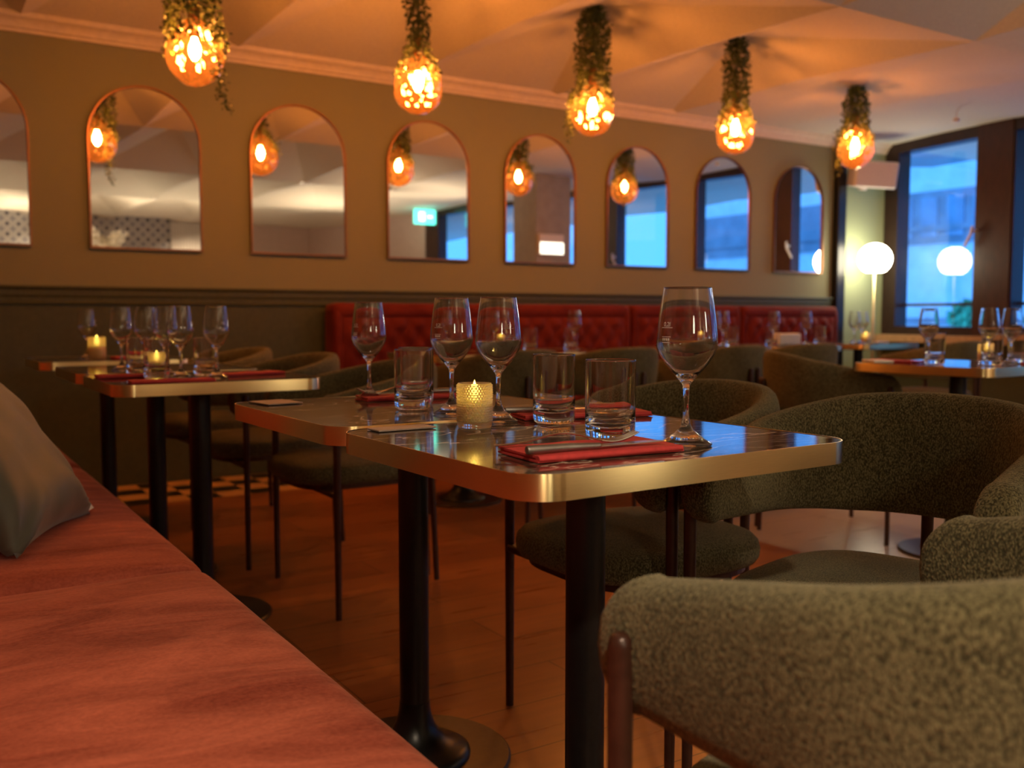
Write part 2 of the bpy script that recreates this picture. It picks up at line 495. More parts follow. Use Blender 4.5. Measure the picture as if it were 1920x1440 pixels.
def box(bm, x0, x1, y0, y1, z0, z1, bev=0.0, seg=2, M4=None):
    t = bmesh.new()
    bmesh.ops.create_cube(t, size=1)
    for v in t.verts:
        v.co = Vector(((x0 + x1) / 2 + v.co.x * (x1 - x0), (y0 + y1) / 2 + v.co.y * (y1 - y0), (z0 + z1) / 2 + v.co.z * (z1 - z0)))
    if bev: bmesh.ops.bevel(t, geom=t.edges[:], offset=bev, segments=seg, profile=0.5, affect='EDGES')
    if M4 is not None: bmesh.ops.transform(t, matrix=M4, verts=t.verts)
    merge(bm, t)

def merge(bm, t):
    mp = {}
    for v in t.verts: mp[v] = bm.verts.new(v.co)
    for f in t.faces:
        try: bm.faces.new([mp[v] for v in f.verts])
        except ValueError: pass
    t.free()

def nb(): return bmesh.new()

def lathe(bm, prof, seg=48, cx=0, cy=0, closed=False):
    """prof: list of (r,z); points with r==0 become poles"""
    rings = []
    for r, z in prof:
        if r < 1e-7: rings.append([bm.verts.new((cx, cy, z))])
        else: rings.append([bm.verts.new((cx + r * math.cos(2 * PI * i / seg), cy + r * math.sin(2 * PI * i / seg), z)) for i in range(seg)])
    n = len(rings)
    for k in range(n if closed else n - 1):
        a, b = rings[k], rings[(k + 1) % n]
        if len(a) == 1 and len(b) == 1: continue
        for i in range(seg):
            j = (i + 1) % seg
            if len(a) == 1: bm.faces.new((a[0], b[j], b[i]))
            elif len(b) == 1: bm.faces.new((a[i], a[j], b[0]))
            else: bm.faces.new((a[i], a[j], b[j], b[i]))
    return bm

def tube(bm, pts, rad, seg=12, caps=True):
    pts = [Vector(p) for p in pts]
    rad = rad if isinstance(rad, (list, tuple)) else [rad] * len(pts)
    rings = []
    up = None
    for i, p in enumerate(pts):
        d = (pts[min(i + 1, len(pts) - 1)] - pts[max(i - 1, 0)]).normalized()
        if up is None:
            up = Vector((1, 0, 0)) if abs(d.x) < 0.9 else Vector((0, 1, 0))
        x = (up - d * up.dot(d)).normalized()
        up = x
        y = d.cross(x)
        rings.append([bm.verts.new(p + rad[i] * (math.cos(2 * PI * k / seg) * x + math.sin(2 * PI * k / seg) * y)) for k in range(seg)])
    for a, b in zip(rings, rings[1:]):
        for k in range(seg):
            bm.faces.new((a[k], a[(k + 1) % seg], b[(k + 1) % seg], b[k]))
    if caps:
        bm.faces.new(rings[0][::-1])
        bm.faces.new(rings[-1])
    return bm

def rrect(w, d, r, seg=8):
    out = []
    for cx, cy, a0 in ((w / 2 - r, d / 2 - r, 0), (-w / 2 + r, d / 2 - r, PI / 2), (-w / 2 + r, -d / 2 + r, PI), (w / 2 - r, -d / 2 + r, 1.5 * PI)):
        for k in range(seg + 1):
            a = a0 + PI / 2 * k / seg
            out.append((cx + r * math.cos(a), cy + r * math.sin(a)))
    return out

def loft(bm, loops, close=True, cap0=False, cap1=False):
    R = [[bm.verts.new(p) for p in lp] for lp in loops]
    n = len(R[0])
    for a, b in zip(R, R[1:]):
        for k in range(n if close else n - 1):
            bm.faces.new((a[k], a[(k + 1) % n], b[(k + 1) % n], b[k]))
    if cap0: bm.faces.new(R[0][::-1])
    if cap1: bm.faces.new(R[-1])
    return bm

def round_box(hx, hy, hz, r, n=(24, 24, 8)):
    """rounded box centred on the origin with an even grid, for cushions"""
    bm = nb()
    seen = {}
    def vert(p):
        key = (round(p[0], 5), round(p[1], 5), round(p[2], 5))
        if key not in seen:
            q = Vector(p)
            c = Vector((max(-hx + r, min(hx - r, q.x)), max(-hy + r, min(hy - r, q.y)), max(-hz + r, min(hz - r, q.z))))
            d = q - c
            if d.length > 1e-9: q = c + d.normalized() * r
            seen[key] = bm.verts.new(q)
        return seen[key]
    H = (hx, hy, hz)
    for ax in range(3):
        a, b = [(1, 2), (2, 0), (0, 1)][ax]
        for s in (-1, 1):
            for i in range(n[a]):
                for j in range(n[b]):
                    q = []
                    for di, dj in ((0, 0), (1, 0), (1, 1), (0, 1)):
                        p = [0, 0, 0]
                        p[ax] = s * H[ax]
                        p[a] = -H[a] + 2 * H[a] * (i + di) / n[a]
                        p[b] = -H[b] + 2 * H[b] * (j + dj) / n[b]
                        q.append(vert(p))
                    if s < 0: q = q[::-1]
                    try: bm.faces.new(q)
                    except ValueError: pass
    return bm

# ------------------------------------------------------------------ room shell
D = 5.6
WC = Vector((7.56, D, 0))                # corner of mirror wall and window wall
WD = Vector((-0.139, -0.990, 0)).normalized()   # along the window wall, towards the viewer's side
WN = Vector((0.990, -0.139, 0)).normalized()    # outwards
def wp(t, z, off=0.0):
    p = WC + WD * t + WN * off
    return Vector((p.x, p.y, z))
def wbox(bm, t0, t1, z0, z1, o0, o1):
    L8 = [wp(t0, z0, o0), wp(t1, z0, o0), wp(t1, z0, o1), wp(t0, z0, o1), wp(t0, z1, o0), wp(t1, z1, o0), wp(t1, z1, o1), wp(t0, z1, o1)]
    v = [bm.verts.new(p) for p in L8]
    for f in ((0, 1, 2, 3), (7, 6, 5, 4), (0, 4, 5, 1), (1, 5, 6, 2), (2, 6, 7, 3), (3, 7, 4, 0)):
        bm.faces.new([v[i] for i in f])
    bmesh.ops.recalc_face_normals(bm, faces=bm.faces[:])
YB = -5.0
bm = nb(); box(bm, -0.4, 7.6, YB, D, -0.10, 0.0); struct('floor', bm, M['floor'])
bm = nb(); box(bm, -0.4, 6.84, D, D + 0.15, 1.09, 2.75); struct('wall_mirror_side', bm, M['wall_up'])
bm = nb(); box(bm, -0.4, 6.84, D - 0.012, D + 0.15, 0.0, 1.09); struct('wall_mirror_side_lower', bm, M['wall_low'])
bm = nb(); box(bm, -0.55, -0.4, YB, D, 0, 2.75); struct('wall_left', bm, M['wall_up'])
# back wall: dotted paper, a sheer curtain and a blush wall
bm = nb(); box(bm, -0.4, 4.0, YB - 0.15, YB, 0, 2.75); struct('wall_back_papered', bm, M['paper'])
bm = nb(); box(bm, 4.0, 6.5, YB - 0.15, YB + 0.0, 0, 2.75); struct('wall_back_blush', bm, M['plaster'])
bm = nb()
cv = []
for k in range(61):
    x = 3.72 + 0.55 * k / 60
    cv.append((x, YB + 0.05 + 0.022 * math.sin(k * 1.25)))
loft(bm, [[(x, y, z) for x, y in cv] + [(x, y - 0.004, z) for x, y in cv[::-1]] for z in (0.02, 2.45)], cap0=True, cap1=True)
tag(mesh_obj('curtain', bm, M['curtain'], smooth=True, angle=50), 'pale sheer curtain at the far end, seen only in the second mirror from the left', 'curtain')

# chair rail and cornice
def extr(bm, prof, x0, x1):
    loft(bm, [[(x, y, z) for y, z in prof] for x in (x0, x1)], cap0=True, cap1=True)
    bmesh.ops.recalc_face_normals(bm, faces=bm.faces[:])
bm = nb()
extr(bm, [(D, 1.095), (D - 0.034, 1.095), (D - 0.036, 1.085), (D - 0.024, 1.072), (D - 0.024, 1.045), (D - 0.018, 1.032), (D - 0.018, 1.012), (D - 0.026, 1.005), (D - 0.024, 0.998), (D, 0.998)], -0.4, 6.84)
struct('trim_1', bm, M['wall_low'])
bm = nb()
extr(bm, [(D, 2.382), (D - 0.014, 2.382), (D - 0.018, 2.398), (D - 0.03, 2.402), (D - 0.034, 2.42), (D - 0.055, 2.44), (D - 0.075, 2.446), (D - 0.08, 2.47), (D, 2.47)], -0.4, 7.56)
struct('trim_2', bm, M['cornice'], smooth=True, angle=35)
# black pipe casing in the corner
bm = nb(); box(bm, 6.845, 6.955, D - 0.06, D + 0.05, 0.0, 2.47, 0.01); struct('trim_3', bm, M['black'])

# folded fabric ceiling: shallow six-sided pyramids pulled up over each pendant, low points between
bm = nb()
zr = random.Random(5)
def cz(x, y, z):
    xw = WC.x + WD.x * (D - y) / -WD.y
    edge = xw - x                              # smooth stretch down to the windows
    return min(z, 2.485 + 0.03 * max(0, edge - 1.6)) if edge < 2.15 else z
CV = {}
def cv_(x, y, z):
    k_ = (round(x, 3), round(y, 3))
    if k_ not in CV: CV[k_] = bm.verts.new((x, y, cz(x, y, z)))
    return CV[k_]
for rr_i in range(5):
    ya = 4.35 - 2.4 * rr_i
    offs = 0.02
    yt, yb_ = (D + 0.02 if rr_i == 0 else ya + 1.2), ya - 1.2
    for i in range(-2, 9):
        xa = offs + 1.1 * i
        za = 2.65 if rr_i == 0 else 2.63 + zr.choice((-0.06, 0.0, 0.06))
        lowz = 2.455 if rr_i == 0 else 2.42
        A_ = cv_(xa, ya, za)
        # rows of low points are shared by neighbouring apex rows, offset half a step from the apexes
        xl = xa - 0.55
        ring = [cv_(xa + 0.55, ya, 2.46), cv_(xl + 1.1, yt, lowz), cv_(xl, yt, lowz), cv_(xl, ya, 2.46), cv_(xl, yb_, 2.42), cv_(xl + 1.1, yb_, 2.42)]
        if rr_i > 0:
            pass
        for a, b in zip(ring, ring[1:] + ring[:1]):
            bm.faces.new((A_, b, a))
bmesh.ops.recalc_face_normals(bm, faces=bm.faces[:])
struct('ceiling', bm, M['ceiling'])

bm = nb(); box(bm, -0.55, 7.8, YB - 0.15, D + 0.15, 2.76, 2.85); struct('ceiling_slab', bm, M['cornice'])  # added above the fabric to stop sky light leaking through gaps

# window wall: panels of wall, windows between posts
bm = nb(); box(bm, 6.84, 7.72, D, D + 0.15, 0, 2.75); struct('wall_corner', bm, M['wall_win'])
bm = nb(); wbox(bm, 0.0, 11.2, 2.485, 2.75, 0.0, 0.15); struct('wall_window_side_top', bm, M['wall_win'])
bm = nb(); wbox(bm, 0.0, 11.2, 0, 0.71, 0.0, 0.15); struct('wall_window_side_low', bm, M['wall_low'])
bm = nb(); wbox(bm, 0.0, 11.2, 0.71, 0.77, -0.14, 0.15); struct('window_sill', bm, M['ledge'])
t = 0.0
n_win = 0
PW, PP = 0.82, 0.33
while t < 6.4:
    n_win += 1
    w = bpy.data.objects.new('window_%d' % n_win, None)
    COL.objects.link(w)
    w['kind'] = 'structure'
    a = t + (0.16 if n_win == 1 else 0.02)
    b = a + PW
    bm = nb()
    wbox(bm, t, a, 0.77, 2.485, -0.02, 0.12)
    wbox(bm, a, b, 2.375, 2.485, -0.02, 0.12)
    wbox(bm, a, b, 0.77, 0.845, -0.02, 0.12)
    wbox(bm, a, b, 1.020, 1.046, 0.06, 0.10)
    mesh_obj('frame', bm, M['frame'], w)
    bm = nb(); wbox(bm, b, b + PP, 0.77, 2.485, -0.03, 0.12)
    mesh_obj('post', bm, M['frame_post'], w)
    bm = nb(); wbox(bm, a - 0.005, b + 0.005, 0.84, 2.38, 0.050, 0.054)
    mesh_obj('pane', bm, M['pane'], w)
    bm = nb()
    tube(bm, [wp(b + 0.022, 1.62, -0.03), wp(b + 0.022, 1.62, -0.08)], 0.012)
    tube(bm, [wp(b + 0.022, 1.66, -0.08), wp(b + 0.015, 1.60, -0.085), wp(b - 0.045, 1.50, -0.085)], 0.011)
    mesh_obj('handle', bm, M['white'], w, smooth=True, angle=40)
    t = b + PP
T_END = t
bm = nb(); wbox(bm, T_END, 11.2, 0.77, 2.485, -0.01, 0.15); struct('wall_window_side_far', bm, M['plaster'])

# ------------------------------------------------------------------ outside
bm = nb(); box(bm, 8.6, 60, -40, 60, -3.2, -3.0)
o = struct('ground_outside', bm, M['paving'])
bt = thing('office_building', 'pale blue-lit office building across the street with rows of windows', 'building', (42, 10, -3.0))
bm = nb(); box(bm, 0, 6, -45, 45, 0, 22); mesh_obj('facade', bm, M['facade'], bt)
for z0 in (3.6, 8.0, 12.4):
    bm = nb(); box(bm, -0.25, 0.0, -45, 45, z0, z0 + 0.25); mesh_obj('ledge', bm, M['facade_dark'], bt)
bm = nb(); box(bm, -0.12, 0, -45, 45, 7.4, 9.9); mesh_obj('window_band', bm, M['facade_dark'], bt)
wproto = None
for z0, zh in ((1.0, 2.2), (7.7, 1.9)):
    for i in range(40):
        y = -26 + i * 1.35
        if wproto is None:
            bm = nb(); box(bm, -0.2, -0.1, -0.36, 0.36, 0, 1.0); wproto = mesh_obj('window', bm, M['facade_win'], bt); q = wproto
        else:
            q = wproto.copy(); COL.objects.link(q); q.parent = bt
        q.location = (0, y, z0); q.scale = (1, 1.25, zh)
# canopy outside the windows
bm = nb()
for a, b in (((0.3, 0.2), (1.7, 0.2)),):
    pts = [wp(-1.5, 2.50, 0.25), wp(9.5, 2.50, 0.25), wp(9.5, 2.62, 2.2), wp(-1.5, 2.62, 2.2)]
    v0 = [bm.verts.new(p) for p in pts]; v1 = [bm.verts.new(p + Vector((0, 0, 0.12))) for p in pts]
    bm.faces.new(v0); bm.faces.new(v1[::-1])
    for i in range(4): bm.faces.new((v0[i], v0[(i + 1) % 4], v1[(i + 1) % 4], v1[i]))
bmesh.ops.recalc_face_normals(bm, faces=bm.faces[:])
o = struct('canopy_outside', bm, M['soffit'])
rr = random.Random(3)
def leafball(bm, c, rad, n, size, rnd):
    for _ in range(n):
        d = Vector((rnd.gauss(0, 1), rnd.gauss(0, 1), rnd.gauss(0, 1))).normalized()
        p = Vector(c) + Vector((d.x * rad[0], d.y * rad[1], d.z * rad[2])) * rnd.uniform(0.75, 1.05)
        a = Vector((rnd.gauss(0, 1), rnd.gauss(0, 1), rnd.gauss(0, 1))).normalized()
        b = d.cross(a).normalized()
        s = size * rnd.uniform(0.7, 1.3)
        bm.faces.new([bm.verts.new(p - a * s), bm.verts.new(p + b * s * 0.5), bm.verts.new(p + a * s), bm.verts.new(p - b * s * 0.5)])
for (x, y, z, lab) in ((20, 12.2, -0.75, 'green shrub outside beyond the bar of the window by the globe lamp'),):
    sh = thing('street_shrub', lab, 'shrub', (x, y, -3.0))
    bm = nb(); leafball(bm, (0, 0, 3.9), (0.9, 0.65, 0.42), 900, 0.12, rr); mesh_obj('foliage', bm, M['hedge'], sh)
    bm = nb(); tube(bm, [(0, 0, 0), (0.05, 0, 2.0), (0, 0, 4.0)], [0.1, 0.08, 0.05]); mesh_obj('trunk', bm, M['stem'], sh)

# ------------------------------------------------------------------ mirrors
MX0, MP, MW, MZB, MZT = 0.871, 0.8725, 0.593, 1.298, 2.186
mir_lab = ['arched mirror cut off by the left edge of the photo',
           'arched mirror showing the dotted wallpaper, second from the left',
           'arched mirror reflecting a plain blush wall, third from the left',
           'arched mirror with the green exit sign reflected in it',
           'arched mirror above the banquette reflecting a lit white panel on a grey pillar',
           'arched mirror half filled by a brown window post and blue glass, third from the right',
           'arched mirror full of blue window, second from the right',
           'last arched mirror at the right corner, half a white globe reflected in it']
def arch(w, zb, zt, grow, y):
    r = w / 2 + grow
    zc = zt - w / 2
    pts = [(-r, y, zb - grow)]
    n = 28
    pts += [(-r * math.cos(PI * k / n), y, zc + r * math.sin(PI * k / n)) for k in range(n + 1)]
    pts += [(r, y, zb - grow)]
    return pts
mproto = None
for i in range(8):
    cx = MX0 + MP * (i - 1) + MW / 2
    if mproto is None:
        mproto = thing('arched_mirror', mir_lab[0], 'mirror', (cx, D, 0), 0, 'arched mirrors on the wall')
        bm = nb()
        loft(bm, [arch(MW, MZB, MZT, -0.011, -0.012), arch(MW, MZB, MZT, -0.011, -0.002)])
        bm.faces.new([v for v in bm.verts if abs(v.co.y + 0.012) < 1e-6])
        bmesh.ops.recalc_face_normals(bm, faces=bm.faces[:])
        mesh_obj('mirror_glass', bm, M['mirror'], mproto)
        bm = nb()
        loft(bm, [arch(MW, MZB, MZT, 0.0, -0.001), arch(MW, MZB, MZT, 0.0, -0.026), arch(MW, MZB, MZT, -0.007, -0.026), arch(MW, MZB, MZT, -0.011, -0.010)])
        bmesh.ops.recalc_face_normals(bm, faces=bm.faces[:])
        mesh_obj('mirror_frame', bm, M['copper'], mproto)
    else:
        dup(mproto, (cx, D, 0), 0, mir_lab[i])

# ------------------------------------------------------------------ pendant lamps
def shade_mesh(seed):
    bm = nb()
    rnd = random.Random(seed)
    pts = [Vector((rnd.gauss(0, 1), rnd.gauss(0, 1), rnd.gauss(0, 1))).normalized() for _ in range(46)]
    nv, nu = 30, 44
    rows_ = []
    for j in range(nv + 1):
        f = j / nv
        z = -0.165 + 0.30 * f
        # teardrop: narrow rounded foot, widest above the middle, shoulder to the socket
        a = f
        rad = 0.124 * (math.sin(PI * min(1, a ** 0.80)) ** 0.62) if 0 < a < 1 else 0.0
        rad = max(rad, 0.022 if f > 0.9 else 0.0)
        row = []
        for i in range(nu):
            t_ = 2 * PI * i / nu
            d = Vector((math.cos(t_), math.sin(t_), (f - 0.5) * 2.2)).normalized()
            ds = sorted((d - p).length for p in pts)
            dent = 0.016 * max(0, 1 - ds[0] / 0.34) if f < 0.92 else 0
            r = max(0.004, rad - dent)
            row.append(bm.verts.new((r * math.cos(t_), r * math.sin(t_), z)))
        rows_.append(row)
    for a, b in zip(rows_, rows_[1:]):
        for i in range(nu):
            bm.faces.new((a[i], a[(i + 1) % nu], b[(i + 1) % nu], b[i]))
    bm.faces.new(rows_[0][::-1])
    return bm
def foliage_mesh(seed, z_top, rad, n, trail_side, drop):
    """leafy strands from the ceiling point down over the shoulder of the glass (z relative to shade centre)"""
    bm = nb()
    rnd = random.Random(seed)
    def leaf(p, s):
        a = Vector((rnd.gauss(0, 1), rnd.gauss(0, 1), rnd.gauss(-0.5, 0.8))).normalized()
        b = a.cross(Vector((rnd.gauss(0, 1), rnd.gauss(0, 1), rnd.gauss(0, 1)))).normalized()
        nrm = a.cross(b) * s * 0.25
        v = [bm.verts.new(q) for q in (p, p + a * s * 0.55 + b * s * 0.36 + nrm, p + a * s * 1.05, p + a * s * 0.55 - b * s * 0.36 + nrm)]
        bm.faces.new((v[0], v[1], v[2])); bm.faces.new((v[0], v[2], v[3]))
    for _ in range(n):
        t_ = rnd.random()
        z = z_top - (z_top - 0.02) * t_
        if z > 0.16: r = rad * (0.55 + 0.45 * min(1, (z_top - z) / 0.12)) * math.sqrt(rnd.random())
        else: r = rnd.uniform(0.85, 1.05) * max(rad * 0.9, 0.122 * math.sqrt(max(0, (0.19 - z) / 0.19)))
        an = rnd.uniform(0, 2 * PI)
        leaf(Vector((r * math.cos(an), r * math.sin(an), z)), rnd.uniform(0.014, 0.026))
    for an, dl in trail_side:
        p = Vector((0.118 * math.cos(an), 0.118 * math.sin(an), 0.10))
        while p.z > 0.10 - dl:
            for _ in range(5): leaf(p + Vector((rnd.gauss(0, .012), rnd.gauss(0, .012), rnd.gauss(0, .008))), rnd.uniform(0.012, 0.022))
            p += Vector((rnd.gauss(0, .004), rnd.gauss(0, .004), -0.014))
    return bm
PX = [1.125, 2.21, 3.292, 4.397, 5.53]
pend_lab = ['leftmost amber glass pendant lamp, leaf strands trailing below its right side',
            'amber pendant lamp with a thin leafy sleeve and its copper rod showing, second from left',
            'middle amber pendant lamp under the thickest bush of leaves',
            'amber pendant lamp ending in a pointed glass tip, second from right',
            'amber pendant lamp nearest the window, hanging before the white speaker']
PR = [0.125, 0.058, 0.098, 0.085, 0.088]
trails = [[(-0.9, 0.38), (-0.5, 0.30), (2.6, 0.12)], [(0.4, 0.12)], [(2.5, 0.30), (2.2, 0.22)], [(0.3, 0.16)], [(2.4, 0.30), (2.8, 0.22)]]
for i in range(5):
    zt = [2.645, 2.645, 2.645, 2.645, 2.487][i]
    zc = 2.098
    p = thing('pendant_lamp', pend_lab[i], 'pendant lamp', (PX[i], 4.35, zc), i * 1.3, 'amber pendant lamps on the ceiling')
    mesh_obj('glass_shade', shade_mesh(i + 11), M['amber'], p, smooth=False)
    bm = nb(); lathe(bm, [(0, -0.052), (0.010, -0.050), (0.022, -0.030), (0.026, -0.008), (0.022, 0.014), (0.013, 0.034), (0.012, 0.046), (0, 0.046)], 20)
    mesh_obj('bulb', bm, M['bulb'], p, smooth=True)
    bm = nb(); lathe(bm, [(0, 0.045), (0.016, 0.045), (0.018, 0.06), (0.018, 0.115), (0.024, 0.128), (0.024, 0.20), (0.016, 0.21), (0.006, 0.215), (0, 0.215)], 20)
    mesh_obj('socket', bm, M['copper'], p, smooth=True, angle=40)
    bm = nb(); tube(bm, [(0, 0, 0.21), (0.004, 0, 0.35), (0, 0, zt - zc)], 0.004, 8)
    mesh_obj('cord', bm, M['cord'], p, smooth=True)
    bm = foliage_mesh(40 + i, zt - zc, PR[i], [2700, 1300, 2700, 2100, 1900][i], [(a - i * 1.3 + math.radians(0), d) for a, d in trails[i]], 0)
    mesh_obj('foliage', bm, M['leaf'], p)

# ------------------------------------------------------------------ chairs
def u_path(s):
    """plan of the wrapped back, arc length s in 0..1 from the left arm tip round to the right one"""
    hw, yA, rc = 0.246, 0.200, 0.238
    yb = -0.270
    straight = yA - (yb + rc)
    flat = 2 * (hw - rc)
    Lt = 2 * straight + PI * rc + flat
    d = s * Lt
    if d < straight: return Vector((-hw, yA - d)), Vector((-1, 0)), d, Lt
    d2 = d - straight
    if d2 < PI * rc / 2:
        a = d2 / rc
        return Vector((-hw + rc - rc * math.cos(a), yb + rc - rc * math.sin(a))), Vector((-math.cos(a), -math.sin(a))), d, Lt
    d3 = d2 - PI * rc / 2
    if d3 < flat: return Vector((-hw + rc + d3, yb)), Vector((0, -1)), d, Lt
    d4 = d3 - flat
    if d4 < PI * rc / 2:
        a = d4 / rc
        return Vector((hw - rc + rc * math.sin(a), yb + rc - rc * math.cos(a))), Vector((math.sin(a), -math.cos(a))), d, Lt
    d5 = d4 - PI * rc / 2
    return Vector((hw, yb + rc + d5)), Vector((1, 0)), d, Lt
def backrest_mesh():
    bm = nb()
    loops = []
    n, m = 96, 20
    for k in range(n + 1):
        s = 0.5 - 0.5 * math.cos(PI * k / n)
        s = 0.35 * s + 0.65 * k / n
        p, nr, d, Lt = u_path(s)
        e = min(d, Lt - d)
        f = e / 0.50
        f = f if f < 0.85 else 0.85 + 0.15 * (1 - math.exp(-(f - 0.85) / 0.15))
        zt = 0.683 + 0.105 * f
        zb = 0.568 - 0.022 * min(1, e / 0.45)
        zm, hh = (zt + zb) / 2, (zt - zb) / 2
        r = 0.052
        if e < r: hh = hh - r + math.sqrt(max(0.0, r * r - (r - e) ** 2)) + 0.004
        th = 0.029
        if e < 0.02: th = 0.017 + 0.012 * math.sqrt(max(0, 1 - (1 - e / 0.02) ** 2))
        lean = 0.10 * min(1, e / 0.45)
        lp = []
        for q in range(m):
            a = 2 * PI * q / m
            ca, sa = math.cos(a), math.sin(a)
            u = th * (abs(ca) ** 0.7) * (1 if ca >= 0 else -1)
            w = hh * (abs(sa) ** 0.38) * (1 if sa >= 0 else -1)
            bulge = 0.006 * (1 - (w / max(hh, 1e-4)) ** 2) * (1 if ca > 0 else -0.4)
            off = u + bulge + lean * w * 0.9
            lp.append((p.x + nr.x * off, p.y + nr.y * off, zm + w))
        loops.append(lp)
    loft(bm, loops, cap0=True, cap1=True)
    bmesh.ops.recalc_face_normals(bm, faces=bm.faces[:])
    return bm
def squircle(hx, hy, n, k=48):
    out = []
    for i in range(k):
        a = 2 * PI * i / k
        c, s = math.cos(a), math.sin(a)
        out.append((hx * (abs(c) ** (2 / n)) * (1 if c >= 0 else -1), hy * (abs(s) ** (2 / n)) * (1 if s >= 0 else -1)))
    return out
def seat_mesh():
    bm = nb()
    sq = squircle(0.226, 0.238, 3.4)
    prof = [(0.30, 0.481), (0.62, 0.478), (0.84, 0.472), (0.94, 0.464), (0.985, 0.452), (1.0, 0.436), (0.995, 0.420), (0.965, 0.408), (0.90, 0.404)]
    loft(bm, [[(x * f, y * f, z) for x, y in sq] for f, z in prof], cap0=True, cap1=True)
    bmesh.ops.recalc_face_normals(bm, faces=bm.faces[:])
    return bm
def make_chair(loc, rz, label):
    t = thing('barrel_chair', label, 'chair', loc, rz, 'olive barrel chairs at the tables')
    mesh_obj('seat', seat_mesh(), M['chair'], t, smooth=True)
    mesh_obj('backrest', backrest_mesh(), M['chair'], t, smooth=True)
    bm = nb()
    sq = squircle(0.200, 0.21, 3.4)
    loft(bm, [[(x, y, z) for x, y in sq] for z in (0.388, 0.404)], cap0=True, cap1=True)
    box(bm, -0.276, 0.276, 0.135, 0.165, 0.378, 0.396, 0.004)
    box(bm, -0.03, 0.03, -0.30, -0.18, 0.378, 0.396, 0.004)
    mesh_obj('seat_frame', bm, M['leg'], t)
    for sx in (-1, 1):
        bm = nb()
        x = sx * 0.2845
        tube(bm, [(x, 0.150, 0.0), (x, 0.150, 0.39), (x, 0.150, 0.636), (x, 0.150, 0.645), (x, 0.150, 0.649)], [0.0095, 0.0112, 0.0120, 0.0105, 0.005], 18)
        mesh_obj('leg', bm, M['leg'], t, smooth=True, angle=50)
    for sx in (-1, 1):
        bm = nb()
        x = sx * 0.027
        tube(bm, [(sx * 0.036, -0.322, 0.0), (x, -0.309, 0.38), (x, -0.313, 0.655), (x, -0.313, 0.663), (x, -0.313, 0.667)], [0.0095, 0.0112, 0.0120, 0.0105, 0.005], 18)
        mesh_obj('leg', bm, M['leg'], t, smooth=True, angle=50)
    return t
R = math.radians
chairs = [
    ((0.825, 0.517, 0), R(0), 'nearest olive barrel chair at bottom right, outer arm and brown leg filling the corner'),
    ((1.424, 1.055, 0), R(104), 'olive barrel chair drawn up to the right end of the nearest table'),
    ((1.354, 1.622, 0), R(90), 'olive barrel chair tucked behind the big wine glass at the second table'),
    ((1.255, 3.020, 0), R(90), 'olive chair at the front table of the back left row'),
    ((1.20, 3.75, 0), R(90), 'olive chair in shade behind the white card, second along the back left row'),
    ((1.19, 4.55, 0), R(92), 'farthest olive chair of the back left row, near the dark green wall'),
    ((3.42, 2.76, 0), R(-128), 'olive chair turned to the left corner of the window-side table, outer shell facing us'),
    ((2.74, 1.22, 0), R(-65), 'olive chair whose rim just shows at the right edge below the window-side table'),
    ((2.365, 3.86, 0), R(0), 'dark chair seen from behind at the left table before the red banquette'),
    ((2.965, 3.86, 0), R(2), 'dark chair seen from behind just above the two right tumblers'),
    ((3.70, 3.83, 0), R(4), 'dark chair with two rear leg tops showing, just right of the big wine glass'),
    ((4.32, 3.87, 0), R(0), 'dark chair half hidden behind the turned chair, before the banquette'),
    ((5.45, 3.70, 0), R(8), 'far chair between the corner table and the window-side table'),
]
cproto = None
for loc, rz, lab in chairs:
    if cproto is None: cproto = make_chair(loc, rz, lab)
    else: dup(cproto, loc, rz, lab)

# ------------------------------------------------------------------ tables
def make_table(loc, rz, w, d, label, ar=0.055):
    t = thing('restaurant_table', label, 'table', loc, rz, 'brass-edged marbled tables')
    bm = nb()
    a = rrect(w - 0.003, d - 0.003, ar)
    loft(bm, [[(x, y, z) for x, y in a] for z in (0.7205, 0.75)], cap0=True, cap1=True)
    mesh_obj('tabletop', bm, M['marble'], t)
    bm = nb()
    o_, i_ = rrect(w, d, ar + 0.001), rrect(w - 0.0026, d - 0.0026, ar)
    loft(bm, [[(x, y, 0.718) for x, y in i_], [(x, y, 0.718) for x, y in o_], [(x, y, 0.7500) for x, y in o_], [(x * 0.9995, y * 0.9995, 0.7507) for x, y in o_], [(x, y, 0.7507) for x, y in i_]])
    bmesh.ops.recalc_face_normals(bm, faces=bm.faces[:])
    mesh_obj('edge_band', bm, M['brass'], t, smooth=True, angle=30)
    bm = nb()
    box(bm, -0.16, 0.16, -0.16, 0.16, 0.708, 0.7204)
    mesh_obj('mounting_plate', bm, M['under'], t)
    bm = nb()
    lathe(bm, [(0, 0.708), (0.031, 0.708), (0.031, 0.128), (0.0, 0.128)], 36)
    mesh_obj('pole', bm, M['black'], t, smooth=True, angle=40)
    bm = nb()
    pr = [(0, 0.1275), (0.032, 0.1275), (0.0325, 0.118), (0.034, 0.105), (0.039, 0.085), (0.048, 0.066), (0.064, 0.048), (0.084, 0.036), (0.104, 0.028), (0.116, 0.021), (0.118, 0.013), (0, 0.013)]
    lathe(bm, pr, 40)
    mesh_obj('base_bell', bm, M['black'], t, smooth=True, angle=50)
    bm = nb()
    lathe(bm, [(0, 0), (0.200, 0), (0.203, 0.003), (0.203, 0.009), (0.199, 0.0125), (0, 0.0125)], 64)
    mesh_obj('base_plate', bm, M['plate'], t, smooth=True, angle=30)
    return t
make_table((0.892, 1.190, 0), R(1.6), 0.600, 0.548, 'nearest brass-edged table with the candle, big wine glass and red napkin')
tp = make_table((0.884, 1.775, 0), R(1.2), 0.590, 0.570, 'second brass-edged table, pushed behind the nearest one, white card at its left corner')
